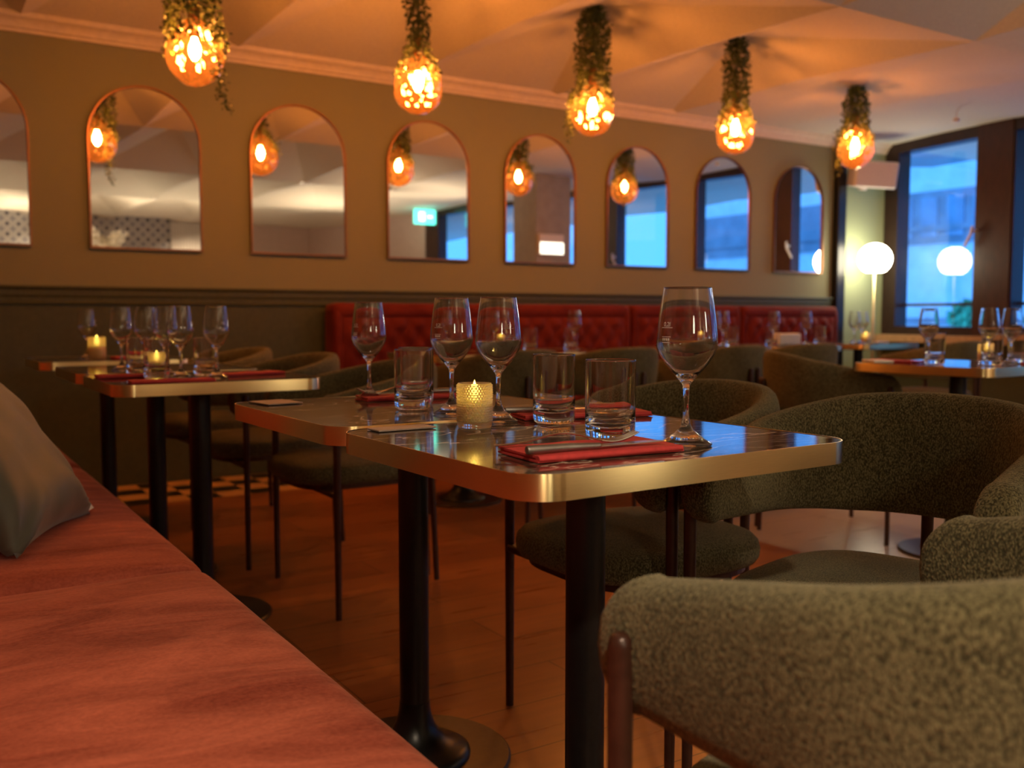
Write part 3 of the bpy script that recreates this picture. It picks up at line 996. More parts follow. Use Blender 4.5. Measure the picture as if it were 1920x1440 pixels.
tl = [
    ((0.765, 2.990, 0), R(0), 'front table of the row at back left, crowded with wine glasses'),
    ((0.760, 3.580, 0), R(0), 'middle table of the row at back left, behind the crowded one'),
    ((0.750, 4.490, 0), R(0), 'last table at back left, holding one candle and a lone wine glass'),
    ((3.490, 2.235, 0), R(2), 'window-side table at right with blue sky reflected in it'),
    ((2.375, 4.215, 0), R(0), 'left table before the red banquette, behind the tall stemmed glasses'),
    ((2.965, 4.215, 0), R(0), 'banquette table behind the nearest tumblers'),
    ((4.05, 4.235, 0), R(0), 'banquette table holding a yellow candle right of the big wine glass'),
    ((4.68, 4.235, 0), R(0), 'banquette table holding the folded white napkin'),
    ((5.55, 4.300, 0), R(0), 'corner table below the speaker and globe lamp'),
]
for loc, rz, lab in tl: dup(tp, loc, rz, lab)

# ------------------------------------------------------------------ glassware
TZ = 0.7512
def wine_profile():
    outer = [(0, 0.0), (0.0365, 0.0), (0.0380, 0.0012), (0.0372, 0.0026), (0.028, 0.0075), (0.018, 0.0150), (0.010, 0.0225), (0.0062, 0.030), (0.0046, 0.042),
             (0.0040, 0.060), (0.0044, 0.078), (0.0062, 0.087), (0.0120, 0.0945), (0.0215, 0.1045), (0.0315, 0.1165), (0.0395, 0.1295), (0.0430, 0.1395), (0.0435, 0.1470),
             (0.0424, 0.1600), (0.0402, 0.1800), (0.0375, 0.2000), (0.0345, 0.2180), (0.0338, 0.2230), (0.0336, 0.2243)]
    inner = [(0.0330, 0.2246), (0.0326, 0.2242), (0.0328, 0.2228), (0.0336, 0.2178), (0.0366, 0.2000), (0.0393, 0.1800), (0.0415, 0.1600), (0.0425, 0.1470), (0.0419, 0.1398), (0.0383, 0.1304),
             (0.0302, 0.1182), (0.0200, 0.1068), (0.0100, 0.0985), (0, 0.0962)]
    return outer + inner
def bowl_r(z):
    P = [(0.1295, 0.0395), (0.1395, 0.0430), (0.1470, 0.0435), (0.1600, 0.0424), (0.1800, 0.0402), (0.2000, 0.0375)]
    for (z0, r0), (z1, r1) in zip(P, P[1:]):
        if z0 <= z <= z1: return r0 + (r1 - r0) * (z - z0) / (z1 - z0)
    return P[0][1] if z < P[0][0] else P[-1][1]
def mark_mesh():
    """fill line and small print on the bowl, bent round the glass, centred on local -y"""
    cu = bpy.data.curves.new('print', 'FONT')
    cu.body = '0,2l'
    cu.size = 0.0085
    cu.align_x = 'CENTER'
    ob = bpy.data.objects.new('print', cu)
    COL.objects.link(ob)
    dg = bpy.context.evaluated_depsgraph_get()
    me = bpy.data.meshes.new_from_object(ob.evaluated_get(dg))
    bm = nb()
    bm.from_mesh(me)
    bpy.data.objects.remove(ob)
    bpy.data.meshes.remove(me)
    bmesh.ops.subdivide_edges(bm, edges=[e for e in bm.edges if e.calc_length() > 0.003], cuts=2)
    for v in bm.verts: v.co.y += 0.0015
    def strip(x0, x1, y0, y1, n=8):
        for k in range(n):
            a, b = x0 + (x1 - x0) * k / n, x0 + (x1 - x0) * (k + 1) / n
            bm.faces.new([bm.verts.new((p, q, 0)) for p, q in ((a, y0), (b, y0), (b, y1), (a, y1))])
    strip(-0.010, 0.010, -0.0008, 0.0)
    strip(-0.008, 0.008, -0.0135, -0.0128)
    for k in range(4): strip(-0.0065 + 0.0035 * k, -0.0045 + 0.0035 * k, -0.0185, -0.0150, 1)
    strip(-0.007, 0.007, -0.0215, -0.0206)
    z0 = 0.168
    for v in bm.verts:
        x, y = v.co.x, v.co.y
        z = z0 + y
        r = bowl_r(z) + 0.0003
        a = -PI / 2 + x / r
        v.co = Vector((r * math.cos(a), r * math.sin(a), z))
    return bm
wproto = thing('wine_glass', 'x', 'wine glass', (0, 0, TZ), 0, 'empty stemmed wine glasses')
bm = nb(); lathe(bm, wine_profile(), 64); bmesh.ops.recalc_face_normals(bm, faces=bm.faces[:])
mesh_obj('glass_body', bm, M['glass'], wproto, smooth=True)
mesh_obj('volume_mark', mark_mesh(), M['etch'], wproto)
tproto = thing('tumbler', 'x', 'tumbler', (0, 0, TZ), 0, 'straight water tumblers')
tpf = [(0, 0.0), (0.0300, 0.0), (0.0345, 0.0018), (0.0368, 0.0065), (0.0374, 0.016), (0.0375, 0.024), (0.0376, 0.06), (0.0378, 0.10), (0.0378, 0.1165), (0.0378, 0.1183), (0.0374, 0.1192), (0.0366, 0.1192), (0.0363, 0.1183), (0.0363, 0.1165), (0.0362, 0.10),
       (0.0357, 0.06), (0.0354, 0.050), (0.0352, 0.044), (0.0340, 0.034), (0.0300, 0.0255), (0.0230, 0.0205), (0.0120, 0.0182), (0, 0.0178)]
bm = nb(); lathe(bm, tpf, 64); bmesh.ops.recalc_face_normals(bm, faces=bm.faces[:])
mesh_obj('glass_body', bm, M['glass'], tproto, smooth=True, angle=60)

def put(proto, used, spots):
    for loc, rz, sc, lab in spots:
        x, y = loc
        if not used:
            proto.location = (x, y, TZ); proto.rotation_euler = (0, 0, rz); proto.scale = sc; proto['label'] = lab; used.append(1)
        else: dup(proto, (x, y, TZ), rz, lab, sc)
def face(x, y, extra=0): # rotation that turns local -y towards the viewpoint, then by extra degrees
    return math.atan2(y, x) - PI / 2 + R(extra)
S1 = (1, 1, 1); S2 = (0.93, 0.93, 0.965); S3 = (0.93, 0.93, 0.97); S4 = (0.88, 0.88, 0.955)
put(wproto, [], [
    ((0.944, 1.022), face(.944, 1.022, -42), S1, 'largest wine glass, nearest the camera, beside the red napkin'),
    ((0.876, 1.424), face(.876, 1.424, 150), S2, 'stemmed wine glass standing right behind the hobnail candle'),
    ((0.872, 1.585), face(.872, 1.585, -40), S3, 'stemmed wine glass just left of the one behind the candle'),
    ((0.868, 1.955), face(.868, 1.955, -50), S4, 'slimmer wine glass alone at the left of the second table'),
    ((0.790, 2.885), 0.3, S4, 'rightmost wine glass of the cluster on the back left table'),
    ((0.705, 2.965), 1.3, S4, 'wine glass second from right in the cluster on the back left table'),
    ((0.700, 3.130), 2.3, S4, 'wine glass third from right in the cluster on the back left table'),
    ((0.690, 3.370), 0.9, S4, 'wine glass fourth from right in the cluster on the back left table'),
    ((0.630, 3.470), 0.5, S4, 'leftmost wine glass of the cluster, half hidden by its neighbour'),
    ((0.680, 4.520), 1.1, S4, 'lone wine glass at far left on the last table'),
    ((3.50, 2.12), 0.2, S4, 'left of two wine glasses standing close together at the right edge'),
    ((3.62, 2.10), 1.2, S4, 'right of two wine glasses standing close together at the right edge'),
    ((3.39, 2.30), 2.2, S4, 'wine glass behind a tumbler at the middle of the window-side table'),
    ((2.26, 4.18), 0.2, S4, 'blurred wine glass before the left end of the red banquette'),
    ((2.55, 4.20), 0.6, S4, 'blurred wine glass seen between the two stemmed glasses behind the candle'),
    ((2.72, 4.30), 0.9, S4, 'blurred wine glass just right of the candle pair before the banquette'),
    ((3.08, 4.22), 0.8, S4, 'blurred wine glass above the gap between the two near tumblers'),
    ((4.12, 4.22), 0.1, S4, 'blurred wine glass left beside the banquette candle right of the big glass'),
    ((4.24, 4.27), 0.4, S4, 'blurred wine glass right beside the banquette candle'),
    ((4.56, 4.16), 0.3, S4, 'blurred wine glass left of the folded white napkin'),
    ((4.90, 4.20), 0.7, S4, 'blurred wine glass right of the folded white napkin, at the banquette end'),
    ((5.43, 4.24), 0.1, S4, 'blurred wine glass left of the corner table candle'),
    ((5.56, 4.28), 0.5, S4, 'blurred wine glass right of the corner table candle, below the globe'),
])
T1 = (1, 1, 1); T2 = (0.97, 0.97, 0.995)
put(tproto, [], [
    ((0.890, 1.128), 0, T1, 'nearest water tumbler, right behind the fork tines'),
    ((0.944, 1.352), 0.5, T2, 'water tumbler just left of the nearest one, on the first table'),
    ((0.850, 1.705), 0.3, T2, 'water tumbler in front on the second table, left of the candle'),
    ((0.905, 1.800), 0.3, T2, 'water tumbler mostly hidden behind another on the second table'),
    ((0.628, 2.935), 0, T2, 'front left tumbler among the glasses on the back left table'),
    ((0.790, 3.010), 0, T2, 'front right tumbler among the glasses on the back left table'),
    ((0.620, 3.150), 0, T2, 'far left tumbler under the cluster of wine glasses'),
    ((3.335, 2.235), 0, T1, 'tumbler reflecting white light on the window-side table'),
    ((3.435, 2.065), 0, T1, 'left tumbler below the pair of wine glasses at the right edge'),
    ((3.690, 2.115), 0, T1, 'right tumbler below the pair of wine glasses at the right edge'),
    ((2.78, 4.20), 0, T1, 'blurred tumbler right of the candle pair before the banquette'),
    ((3.02, 4.17), 0, T1, 'blurred tumbler above the gap between the two near tumblers'),
    ((4.50, 4.12), 0, T1, 'blurred tumbler left of the folded white napkin'),
    ((4.96, 4.14), 0, T1, 'blurred tumbler right of the folded white napkin'),
    ((4.20, 4.16), 0, T1, 'blurred tumbler next to the banquette candle'),
])
# candle holders
cp = thing('candle_holder', 'x', 'candle', (0, 0, TZ), 0, 'glass candle holders')
bm = nb()
nu, nv = 240, 96
r0, H = 0.0290, 0.0735
loops = []
for j in range(nv + 1):
    z = H * j / nv
    lp = []
    for i in range(nu):
        a = 2 * PI * i / nu
        dent = 0.0
        if 0.010 < z < H - 0.003:
            u = a * 40 / (2 * PI)
            row = z / 0.0040
            u2 = u + 0.5 * (math.floor(row) % 2)
            du, dv = (u2 % 1) - 0.5, (row % 1) - 0.5
            dent = 0.0016 * max(0, 1 - 3.2 * (du * du + dv * dv))
        rr_ = r0 + dent
        if z < 0.004: rr_ -= 0.002 * (1 - z / 0.004)
        if z > H - 0.004: rr_ -= 0.0014 * ((z - H + 0.004) / 0.004) ** 2
        lp.append((rr_ * math.cos(a), rr_ * math.sin(a), z))
    loops.append(lp)
for r_, z in ((0.0262, H), (0.0255, H - 0.002), (0.0250, 0.02), (0.0245, 0.0095), (0.0235, 0.0085)):
    loops.append([(r_ * math.cos(2 * PI * i / nu), r_ * math.sin(2 * PI * i / nu), z) for i in range(nu)])
loft(bm, loops, cap0=True, cap1=True)
bmesh.ops.recalc_face_normals(bm, faces=bm.faces[:])
mesh_obj('glass_cup', bm, M['hobnail'], cp, smooth=True, angle=60)
bm = nb(); lathe(bm, [(0, 0.0095), (0.0195, 0.0095), (0.0200, 0.012), (0.0200, 0.040), (0.0188, 0.0425), (0.012, 0.0410), (0, 0.0405)], 36)
wx = mesh_obj('wax_candle', bm, M['wax'], cp, smooth=True, angle=50)
bm = nb(); tube(bm, [(0, 0, 0.040), (0.0005, 0, 0.046), (0.001, 0, 0.050)], 0.0008, 6)
mesh_obj('wick', bm, M['wick'], wx)
bm = nb(); lathe(bm, [(0, 0.047), (0.0035, 0.049), (0.0056, 0.054), (0.0052, 0.060), (0.0032, 0.068), (0.0012, 0.076), (0, 0.079)], 16)
mesh_obj('flame', bm, M['flame'], wx, smooth=True)
CAND = [
    ((0.797, 1.371), 0, S1, 'hobnail glass candle holder at the front of the two near tables'),
    ((0.655, 3.055), 0.4, S1, 'candle holder glowing among the wine glasses at back left'),
    ((0.705, 4.430), 0.8, (1.2, 1.2, 1.3), 'candle holder on the last table at far left, beside a lone wine glass'),
    ((3.640, 2.215), 1.2, S1, 'candle holder between the glasses at the right edge'),
    ((2.655, 4.280), 1.5, S1, 'candle holder whose flame shows through the stemmed glass bowls'),
    ((4.165, 4.330), 1.8, S1, 'candle holder on the banquette right of the big wine glass'),
    ((5.495, 4.200), 2.2, S1, 'candle holder on the corner table by the green wall'),
]
put(cp, [], CAND)
for (x, y), _, s, _l in CAND:
    lamp('candle_light', 'POINT', (x, y, TZ + 0.060 * s[2]), 0.95, (1.0, 0.60, 0.20), size=0.006)

# napkins, cutlery, cards
def napkin_mesh():
    bm = nb()
    rnd = random.Random(2)
    for (x0, x1, y0, y1, z0, z1) in ((-0.125, 0.125, -0.045, 0.045, 0.0, 0.0024), (-0.122, 0.124, -0.044, 0.043, 0.0030, 0.0052), (-0.124, 0.121, -0.043, 0.045, 0.0058, 0.0084)):
        t = bmesh.new()
        nx, ny = 14, 6
        g = [[None] * (ny + 1) for _ in range(nx + 1)]
        h = [[None] * (ny + 1) for _ in range(nx + 1)]
        for i in range(nx + 1):
            for j in range(ny + 1):
                x, y = x0 + (x1 - x0) * i / nx, y0 + (y1 - y0) * j / ny
                w = 0.0006 * math.sin(x * 60 + y * 30) if z0 > 0.001 else 0
                g[i][j] = t.verts.new((x, y, z0 + w)); h[i][j] = t.verts.new((x, y, z1 + w))
        for i in range(nx):
            for j in range(ny):
                t.faces.new((g[i][j], g[i][j + 1], g[i + 1][j + 1], g[i + 1][j]))
                t.faces.new((h[i][j], h[i + 1][j], h[i + 1][j + 1], h[i][j + 1]))
        for i in range(nx):
            for j in (0, ny):
                q = (g[i][j], g[i + 1][j], h[i + 1][j], h[i][j]); t.faces.new(q if j == 0 else q[::-1])
        for j in range(ny):
            for i in (0, nx):
                q = (g[i][j], h[i][j], h[i][j + 1], g[i][j + 1]); t.faces.new(q if i == 0 else q[::-1])
        merge(bm, t)
    # rolled fold along one long edge
    tube(bm, [(-0.124, -0.043, 0.0045), (0.0, -0.0445, 0.0045), (0.122, -0.043, 0.0045)], 0.0042, 10)
    return bm
npro = tag(mesh_obj('napkin', napkin_mesh(), M['napkin'], smooth=True, angle=40), 'x', 'napkin', 'folded red napkins')
put(npro, [], [
    ((0.785, 1.035), R(-4), (0.92, 1.2, 1), 'red folded napkin at the front of the nearest table, holding the knife and fork'),
    ((1.055, 1.425), R(-14), S1, 'red folded napkin behind the two near tumblers'),
    ((0.955, 1.935), R(-4), (0.9, 0.9, 1), 'red folded napkin behind the tumblers of the second table'),
    ((0.630, 2.760), R(-2), (0.9, 0.8, 1), 'red napkin at the front edge under the back left wine glasses'),
    ((0.575, 3.060), R(0), (0.75, 0.8, 1), 'red napkin at the left behind the front one on the back left table'),
    ((0.925, 2.985), R(12), (0.8, 0.8, 1), 'red napkin right of the back left wine glasses'),
    ((0.850, 4.42), R(8), (0.7, 0.8, 1), 'red napkin on the last table at far left'),
    ((3.36, 2.42), R(80), (0.9, 0.8, 1), 'red napkin on the left side of the window-side table'),
    ((3.68, 2.02), R(10), (0.8, 0.8, 1), 'red napkin before the wine glass pair at the right edge'),
])
def fork_mesh():
    bm = nb()
    # neck and handle, arched; along +x, tines at +x end
    def zc(x): return 0.003 + 0.014 * math.exp(-((x + 0.01) / 0.045) ** 2) + (0.016 * max(0, (x - 0.055) / 0.045) ** 1.6 if x > 0.055 else 0)
    loops = []
    N_ = 30
    for k in range(N_ + 1):
        x = -0.105 + 0.150 * k / N_
        f = k / N_
        w = 0.0060 if f < 0.10 else 0.0052 - 0.0032 * min(1, (f - 0.1) / 0.55)
        if f > 0.75: w = 0.0020 + 0.0105 * ((f - 0.75) / 0.25) ** 1.3
        h = 0.0011
        z = zc(x)
        loops.append([(x, -w, z), (x, -w * 0.6, z + h), (x, w * 0.6, z + h), (x, w, z), (x, w * 0.6, z - h), (x, -w * 0.6, z - h)])
    loft(bm, loops, cap0=True, cap1=True)
    for j in range(4):
        y = -0.0093 + 0.0062 * j
        pts = []
        for k in range(9):
            x = 0.042 + 0.054 * k / 8
            pts.append((x, y, zc(x)))
        tube(bm, pts, [0.0019] * 6 + [0.0016, 0.0012, 0.0006], 8)
    bmesh.ops.recalc_face_normals(bm, faces=bm.faces[:])
    return bm
def knife_blade():
    bm = nb()
    pts = []
    for k in range(13):
        f = k / 12
        x = 0.0 + 0.105 * f
        w = 0.0085 * (1 - max(0, f - 0.75) ** 2 * 13)
        pts.append((x, w))
    loft(bm, [[(x, -0.0055, 0.0048), (x, -0.0055 + max(0.001, w * 1.7), 0.0052), (x, -0.0055 + max(0.001, w * 1.7), 0.0046), (x, -0.0055, 0.0034)] for x, w in pts], cap0=True, cap1=True)
    bmesh.ops.recalc_face_normals(bm, faces=bm.faces[:])
    return bm
ZN = TZ + 0.0088
fk = tag(mesh_obj('fork', fork_mesh(), M['steel'], smooth=True, angle=50), 'steel fork arching over the front red napkin, tines by the near tumbler', 'fork', 'steel cutlery on the napkins')
fk.location = (0.760, 1.050, ZN); fk.rotation_euler = (0, 0, R(-19))
kn = thing('table_knife', 'steel knife lying along the front red napkin', 'knife', (0.772, 1.001, ZN), R(-2), 'steel cutlery on the napkins')
bm = nb(); tube(bm, [(-0.112, 0, 0.0062), (-0.110, 0, 0.0062), (-0.05, 0, 0.0058), (0.0, 0, 0.0044)], [0.0050, 0.0058, 0.0056, 0.0040], 16)
mesh_obj('handle', bm, M['handle'], kn, smooth=True, angle=50)
mesh_obj('blade', knife_blade(), M['steel'], kn)
k2 = dup(kn, (1.02, 1.432, ZN), R(-14), 'steel knife on the red napkin behind the near tumblers')
f2 = fk.copy(); COL.objects.link(f2); f2.location = (0.935, 1.955, ZN); f2.rotation_euler = (0, 0, R(176)); f2['label'] = 'steel fork on the napkin of the second table, beside its tumblers'
k3 = dup(kn, (0.955, 1.935, ZN), R(172), 'steel knife on the napkin of the second table, beside its tumblers')
bm = nb(); box(bm, -0.055, 0.055, -0.0475, 0.0475, 0, 0.0026, 0.0006, 1)
cd = tag(mesh_obj('table_card', bm, M['card']), 'pale card lying at the left corner of the second table', 'card', 'pale cards on the near tables')
cd.location = (0.665, 1.985, TZ); cd.rotation_euler = (0, 0, R(8)); cd.scale = (0.72, 1.0, 1)
c2 = cd.copy(); COL.objects.link(c2); c2.location = (0.685, 1.415, TZ); c2.rotation_euler = (0, 0, R(2)); c2.scale = (0.95, 0.45, 1); c2['label'] = 'pale card lying on the left rear corner of the nearest table'
# folded white napkin and pale napkin further back
bm = nb(); box(bm, -0.10, 0.10, -0.03, 0.03, 0, 0.075, 0.012, 3)
wn_ = tag(mesh_obj('folded_napkin', bm, M['tag'], smooth=True, angle=50), 'folded white napkin standing on the banquette table', 'napkin')
wn_.location = (4.73, 4.20, TZ)
bm = nb(); box(bm, -0.06, 0.06, -0.04, 0.04, 0, 0.010, 0.003, 2)
pn = tag(mesh_obj('folded_napkin', bm, M['tag']), 'pale folded napkin at the left end of the window-side table', 'napkin')
pn.location = (3.27, 2.44, TZ); pn.rotation_euler = (0, 0, R(60))
pn2 = pn.copy(); COL.objects.link(pn2); pn2['label'] = 'pale folded napkin on the corner table under the globe lamp'
pn2.location = (5.66, 4.22, TZ); pn2.rotation_euler = (0, 0, 0)

# ------------------------------------------------------------------ red bench at left
bt = thing('bench', 'rust velvet bench running along the left side', 'bench', (0, 0, 0))
BY = [(-0.55, 1.879), (1.885, 3.357), (3.363, 4.72)]
for a, b in BY:
    bm = round_box(0.285, (b - a) / 2, 0.075, 0.045, (30, 150, 10))
    for v in bm.verts:
        x, y = v.co.x / 0.285, v.co.y / ((b - a) / 2)
        if v.co.z > 0:
            v.co.z += 0.016 * (1 - x ** 4) * (1 - abs(y) ** 14)
            w = noise.noise(Vector((v.co.x * 3.0, (v.co.y + a) * 7.5, 0.3)))
            v.co.z += 0.0045 * w * (1 - x ** 6)
    bmesh.ops.translate(bm, vec=(0.208, (a + b) / 2, 0.375), verts=bm.verts[:])
    mesh_obj('seat_cushion', bm, M['velvet'], bt, smooth=True)
bm = nb(); box(bm, -0.09, 0.44, -0.55, 4.72, 0.06, 0.30, 0.01); mesh_obj('base', bm, M['velvet'], bt)
bm = nb(); box(bm, -0.09, 0.38, -0.53, 4.70, 0.0, 0.06); mesh_obj('plinth', bm, M['under'], bt)
bm = round_box(0.09, 2.63, 0.29, 0.045, (6, 60, 10))
bmesh.ops.translate(bm, vec=(-0.185, 2.085, 0.59), verts=bm.verts[:])
mesh_obj('backrest', bm, M['velvet'], bt, smooth=True)

# scatter cushion
def pillow(hx, hy, th):
    bm = nb()
    n = 34
    G_ = {}
    for s in (1, -1):
        for i in range(n + 1):
            for j in range(n + 1):
                u, v = -1 + 2 * i / n, -1 + 2 * j / n
                edge = i in (0, n) or j in (0, n)
                if edge and s == -1: G_[(s, i, j)] = G_[(1, i, j)]; continue
                x = hx * u * (1 - 0.085 * (1 - v * v) * abs(u))
                y = hy * v * (1 - 0.085 * (1 - u * u) * abs(v))
                t_ = th * ((1 - u ** 4) * (1 - v ** 4)) ** 0.55
                rad = 0.010 * noise.noise(Vector((u * 2.2, v * 2.2, s * 3.0))) + 0.012 * abs(u * v) * math.sin(9 * math.atan2(abs(v) - 1.1, abs(u) - 1.1))
                G_[(s, i, j)] = bm.verts.new((x, y, s * t_ + (rad if not edge else rad * 0.4)))
    for s in (1, -1):
        for i in range(n):
            for j in range(n):
                q = [G_[(s, i, j)], G_[(s, i + 1, j)], G_[(s, i + 1, j + 1)], G_[(s, i, j + 1)]]
                bm.faces.new(q if s == 1 else q[::-1])
    return bm
pc = thing('scatter_cushion', 'grey-green scatter cushion with a white tag leaning on the red bench', 'cushion')
ob = mesh_obj('cushion_cover', pillow(0.225, 0.215, 0.070), M['cushion'], pc, smooth=True)
bx = Vector((0.42, 0.90, -0.02)).normalized()      # along the bottom edge, towards the far end
upv = Vector((-0.52, 0.24, 0.80)); upv = (upv - bx * upv.dot(bx)).normalized()
nz = bx.cross(upv)
BR_ = Vector((0.355, 2.435, 0.474))
cen = BR_ - bx * 0.222 + upv * 0.205
pc.matrix_world = Matrix(((bx.x, upv.x, nz.x, cen.x), (bx.y, upv.y, nz.y, cen.y), (bx.z, upv.z, nz.z, cen.z), (0, 0, 0, 1)))
bm = nb(); box(bm, 0.205, 0.262, -0.206, -0.176, 0.001, 0.004)
mesh_obj('tag', bm, M['tag'], pc)['label'] = 'white sewn-in tag'

# ------------------------------------------------------------------ red banquette on the mirror wall
SEC = [(2.17, 4.445, 'left section of the red buttoned banquette, under the middle mirrors'),
       (4.455, 5.55, 'middle section of the red buttoned banquette, seen right of the big wine glass'),
       (5.56, 6.70, 'right end section of the red buttoned banquette, in the corner')]
for a, b, lab in SEC:
    q = thing('banquette', lab, 'banquette', ((a + b) / 2, 5.35, 0), 0, 'red banquette sections on the mirror wall')
    w = (b - a) / 2
    bm = nb()
    nx, nz_ = int((b - a) / 0.022), 26
    front = []
    for j in range(nz_ + 1):
        z = 0.44 + 0.485 * j / nz_
        row = []
        for i in range(nx + 1):
            x = -w + 0.06 + (2 * w - 0.12) * i / nx
            u, v = (a + b) / 2 + x, z
            p_ = 0.13
            f = abs(math.sin(PI * (u / p_ + v / p_ * 0.8) / 1)) * abs(math.sin(PI * (u / p_ - v / p_ * 0.8) / 1))
            ed = min(1, min(x + w - 0.06, w - 0.06 - x) / 0.05, (0.925 - z) / 0.05 + 0.15)
            row.append((x, 0.045 - 0.036 * (f ** 0.45) * max(0, ed), z))
        front.append(row)
    V_ = [[bm.verts.new(p) for p in r] for r in front]
    for j in range(nz_):
        for i in range(nx): bm.faces.new((V_[j][i], V_[j][i + 1], V_[j + 1][i + 1], V_[j + 1][i]))
    mesh_obj('buttoned_panel', bm, M['velvet_red'], q, smooth=True)
    bm = round_box(w, 0.085, 0.050, 0.04, (40, 6, 4)); bmesh.ops.translate(bm, vec=(0, 0.125, 0.965), verts=bm.verts[:])
    for sx in (-1, 1):
        t_ = round_box(0.035, 0.085, 0.46, 0.03, (4, 6, 20)); bmesh.ops.translate(t_, vec=(sx * (w - 0.035), 0.125, 0.52), verts=t_.verts[:]); merge(bm, t_)
    mesh_obj('backrest_frame', bm, M['velvet_red'], q, smooth=True)
    bm = nb(); box(bm, -w + 0.02, w - 0.02, 0.05, 0.21, 0.06, 0.95); mesh_obj('backrest_core', bm, M['velvet_red'], q)
    bm = round_box(w - 0.005, 0.27, 0.07, 0.04, (40, 12, 4)); bmesh.ops.translate(bm, vec=(0, -0.215, 0.39), verts=bm.verts[:])
    mesh_obj('seat_cushion', bm, M['velvet_red'], q, smooth=True)
    bm = nb(); box(bm, -w + 0.02, w - 0.02, -0.44, 0.05, 0.0, 0.32, 0.01); mesh_obj('base', bm, M['velvet_red'], q)

# ------------------------------------------------------------------ globe lamp, speaker, sensor
GL = Vector((7.096, 5.35, 1.424))
g = thing('floor_lamp', 'white globe lamp on a thin brass pole before the green corner wall', 'lamp', (GL.x, GL.y, 0), 0, 'globe floor lamps')
bm = nb()
bmesh.ops.create_uvsphere(bm, u_segments=40, v_segments=24, radius=0.140)
for v in bm.verts:
    v.co.z = v.co.z * 0.95 if v.co.z > -0.118 else -0.118 * 0.95
    v.co.z += GL.z
mesh_obj('globe_shade', bm, M['globe'], g, smooth=True)
bm = nb(); tube(bm, [(0, 0, 0.02), (0, 0, GL.z - 0.11)], 0.009, 14); mesh_obj('pole', bm, M['brass'], g, smooth=True)
bm = nb(); lathe(bm, [(0, 0), (0.13, 0), (0.13, 0.015), (0.03, 0.025), (0, 0.025)], 40); mesh_obj('base', bm, M['brass'], g, smooth=True, angle=40)

dup(g, (0.25, -1.35, 0), 0, 'white globe floor lamp behind the camera on the left')  # two unseen globe lamps added for the brass edges to reflect
dup(g, (2.70, -1.30, 0), 0, 'white globe floor lamp behind the camera on the right')
sp = thing('wall_speaker', 'pale loudspeaker mounted high in the corner beside the window', 'speaker', (7.05, 5.36, 2.14))
bm = nb(); box(bm, -0.185, 0.185, -0.09, 0.09, -0.112, 0.112, 0.018, 3); o1 = mesh_obj('cabinet', bm, M['white'], sp, smooth=True, angle=40)
bm = nb(); box(bm, -0.172, 0.172, -0.098, -0.088, -0.100, 0.100, 0.004, 2); o2 = mesh_obj('grille', bm, M['grille'], sp)
bm = nb(); tube(bm, [(-0.06, 0.09, -0.02), (-0.05, 0.17, -0.02), (0.02, 0.30, -0.02)], 0.018, 12); box(bm, -0.10, -0.04, -0.03, 0.05, -0.135, -0.10, 0.01)
o3 = mesh_obj('bracket', bm, M['white'], sp, smooth=True, angle=40)
sp.rotation_euler = (R(10), R(3), R(-30))

sn = thing('ceiling_sensor', 'small white sensor on a hooked wire hanging from the ceiling near the window', 'sensor', (6.67, 4.35, 2.40))
bm = nb(); lathe(bm, [(0, -0.03), (0.02, -0.028), (0.026, -0.015), (0.022, 0.0), (0, 0.005)], 20); mesh_obj('body', bm, M['white'], sn, smooth=True)
bm = nb(); tube(bm, [(0, 0, 0), (0, 0, 0.05), (0.02, -0.02, 0.085), (0.06, -0.05, 0.10)], 0.004, 8); mesh_obj('wire', bm, M['white'], sn, smooth=True)

# ------------------------------------------------------------------ what only the mirrors show: pillar, lit panel, exit sign, pampas
bm = nb(); box(bm, 5.75, 6.20, 2.15, 2.60, 0, 2.5); o = struct('pillar_column', bm, M['pillar'])
lp = thing('menu_panel', 'lit white panel on the grey pillar, seen reflected in the fifth mirror', 'sign', (5.93, 2.605, 1.70))
bm = nb(); box(bm, -0.16, 0.16, -0.004, 0.03, -0.11, 0.11, 0.006); mesh_obj('case', bm, M['white'], lp)
bm = nb(); box(bm, -0.15, 0.15, 0.031, 0.036, -0.10, 0.02); mesh_obj('lit_face', bm, M['lit_panel'], lp)
es = thing('exit_sign', 'green emergency exit sign glowing under the ceiling, reflected in the fourth mirror', 'sign', (6.25, -0.95, 2.32))
bm = nb(); box(bm, -0.16, 0.16, -0.03, 0.03, -0.10, 0.10, 0.01); mesh_obj('case', bm, M['green_sign'], es)
bm = nb(); box(bm, -0.10, -0.02, 0.031, 0.036, -0.06, 0.06); box(bm, 0.03, 0.10, 0.031, 0.036, -0.012, 0.012); mesh_obj('symbol', bm, M['sign_white'], es)
bm = nb(); tube(bm, [(0, 0, 0.10), (0, 0, 0.30)], 0.008, 8); mesh_obj('hanger', bm, M['white'], es)
pv = thing('pampas_vase', 'bushy pale pampas plumes in a vase at the far end, seen in the left mirrors', 'plant', (2.15, -3.95, 0))
bm = nb(); lathe(bm, [(0, 0), (0.14, 0), (0.20, 0.2), (0.21, 0.5), (0.12, 0.8), (0.10, 0.9), (0.085, 0.9), (0.10, 0.8), (0, 0.75)], 32); mesh_obj('vase', bm, M['ceramic'], pv, smooth=True)
rr = random.Random(9)
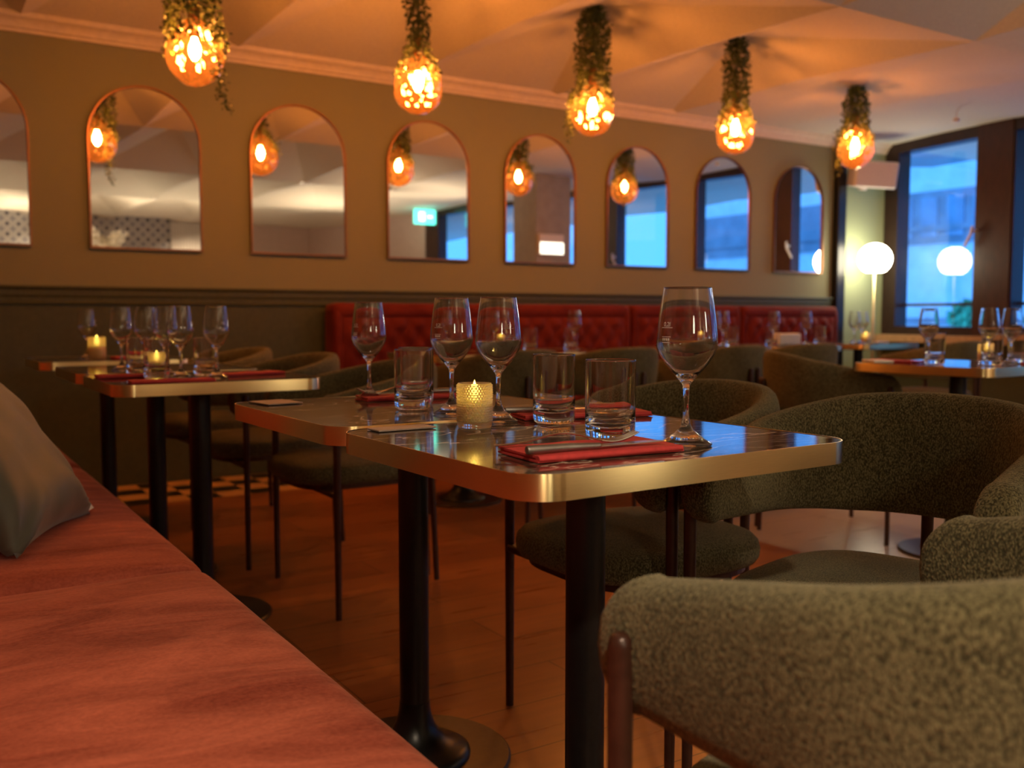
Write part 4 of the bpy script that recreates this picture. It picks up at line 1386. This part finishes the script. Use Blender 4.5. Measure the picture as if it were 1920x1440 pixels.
for k in range(22):
    bm = nb()
    a = 2 * PI * k / 22
    l_ = rr.uniform(0.30, 0.66)
    p0 = Vector((0, 0, 0.85)); p1 = Vector((l_ * 0.4 * math.cos(a), l_ * 0.4 * math.sin(a), 1.7)); p2 = Vector((l_ * math.cos(a), l_ * math.sin(a), rr.uniform(1.92, 2.24)))
    pts = [p0.lerp(p1, t / 6) for t in range(6)] + [p1.lerp(p2, t / 8) for t in range(9)]
    tube(bm, pts, [0.006] * 7 + [0.03, 0.055, 0.07, 0.07, 0.06, 0.045, 0.025, 0.006], 7)
    for _ in range(160):
        t_ = rr.uniform(0.15, 1)
        c_ = p1.lerp(p2, t_)
        leafball(bm, c_, (0.11, 0.11, 0.08), 1, 0.05, rr)
    mesh_obj('plume', bm, M['pampas'], pv)

# cans made for the added fill spots
cl = ['ceiling downlight above the red bench, nearest the camera', 'ceiling downlight above the middle of the red bench', 'ceiling downlight behind the camera on the left',
      'ceiling downlight behind the camera in the middle', 'ceiling downlight behind the camera toward the windows', 'ceiling downlight at the far end before the dotted wallpaper',
      'ceiling downlight at the far end before the blush wall', 'ceiling downlight over the window side']
dproto = None
for i, (x, y, z, w, s_, c_, a_) in enumerate(FILL_SPOTS):
    if dproto is None:
        dproto = thing('downlight', cl[i], 'ceiling light', (x, y, z), 0, 'ceiling downlights')
        bm = nb(); lathe(bm, [(0.046, 0.0), (0.058, -0.004), (0.058, 0.30), (0.0, 0.30), (0.0, 0.29), (0.046, 0.05)], 28); mesh_obj('can', bm, M['can'], dproto, smooth=True, angle=40)
        bm = nb(); lathe(bm, [(0, 0.004), (0.044, 0.004), (0.044, 0.010), (0, 0.010)], 28); mesh_obj('lens', bm, M['can_glow'], dproto)
    else: dup(dproto, (x, y, z), 0, cl[i])

ul = ['floor uplighter behind the camera on the left', 'floor uplighter behind the camera toward the far end', 'floor uplighter behind the camera by the blush wall', 'floor uplighter beside the windows, out of the frame at right']
uproto = None  # stands and bowls for the added uplighters
for i, (x, y, w) in enumerate(FILL_UPLIGHTS):
    if uproto is None:
        uproto = thing('floor_uplighter', ul[0], 'lamp', (x, y, 0), 0, 'floor uplighters')
        bm = nb(); lathe(bm, [(0, 0), (0.15, 0), (0.15, 0.02), (0.02, 0.03), (0.014, 0.05), (0.014, 1.45), (0, 1.45)], 32); mesh_obj('stand', bm, M['black'], uproto, smooth=True, angle=40)
        bm = nb(); lathe(bm, [(0, 1.45), (0.05, 1.455), (0.12, 1.52), (0.15, 1.62), (0.146, 1.62), (0.116, 1.525), (0.05, 1.462), (0, 1.458)], 40); mesh_obj('bowl', bm, M['brass'], uproto, smooth=True)
    else: dup(uproto, (x, y, 0), 0, ul[i])
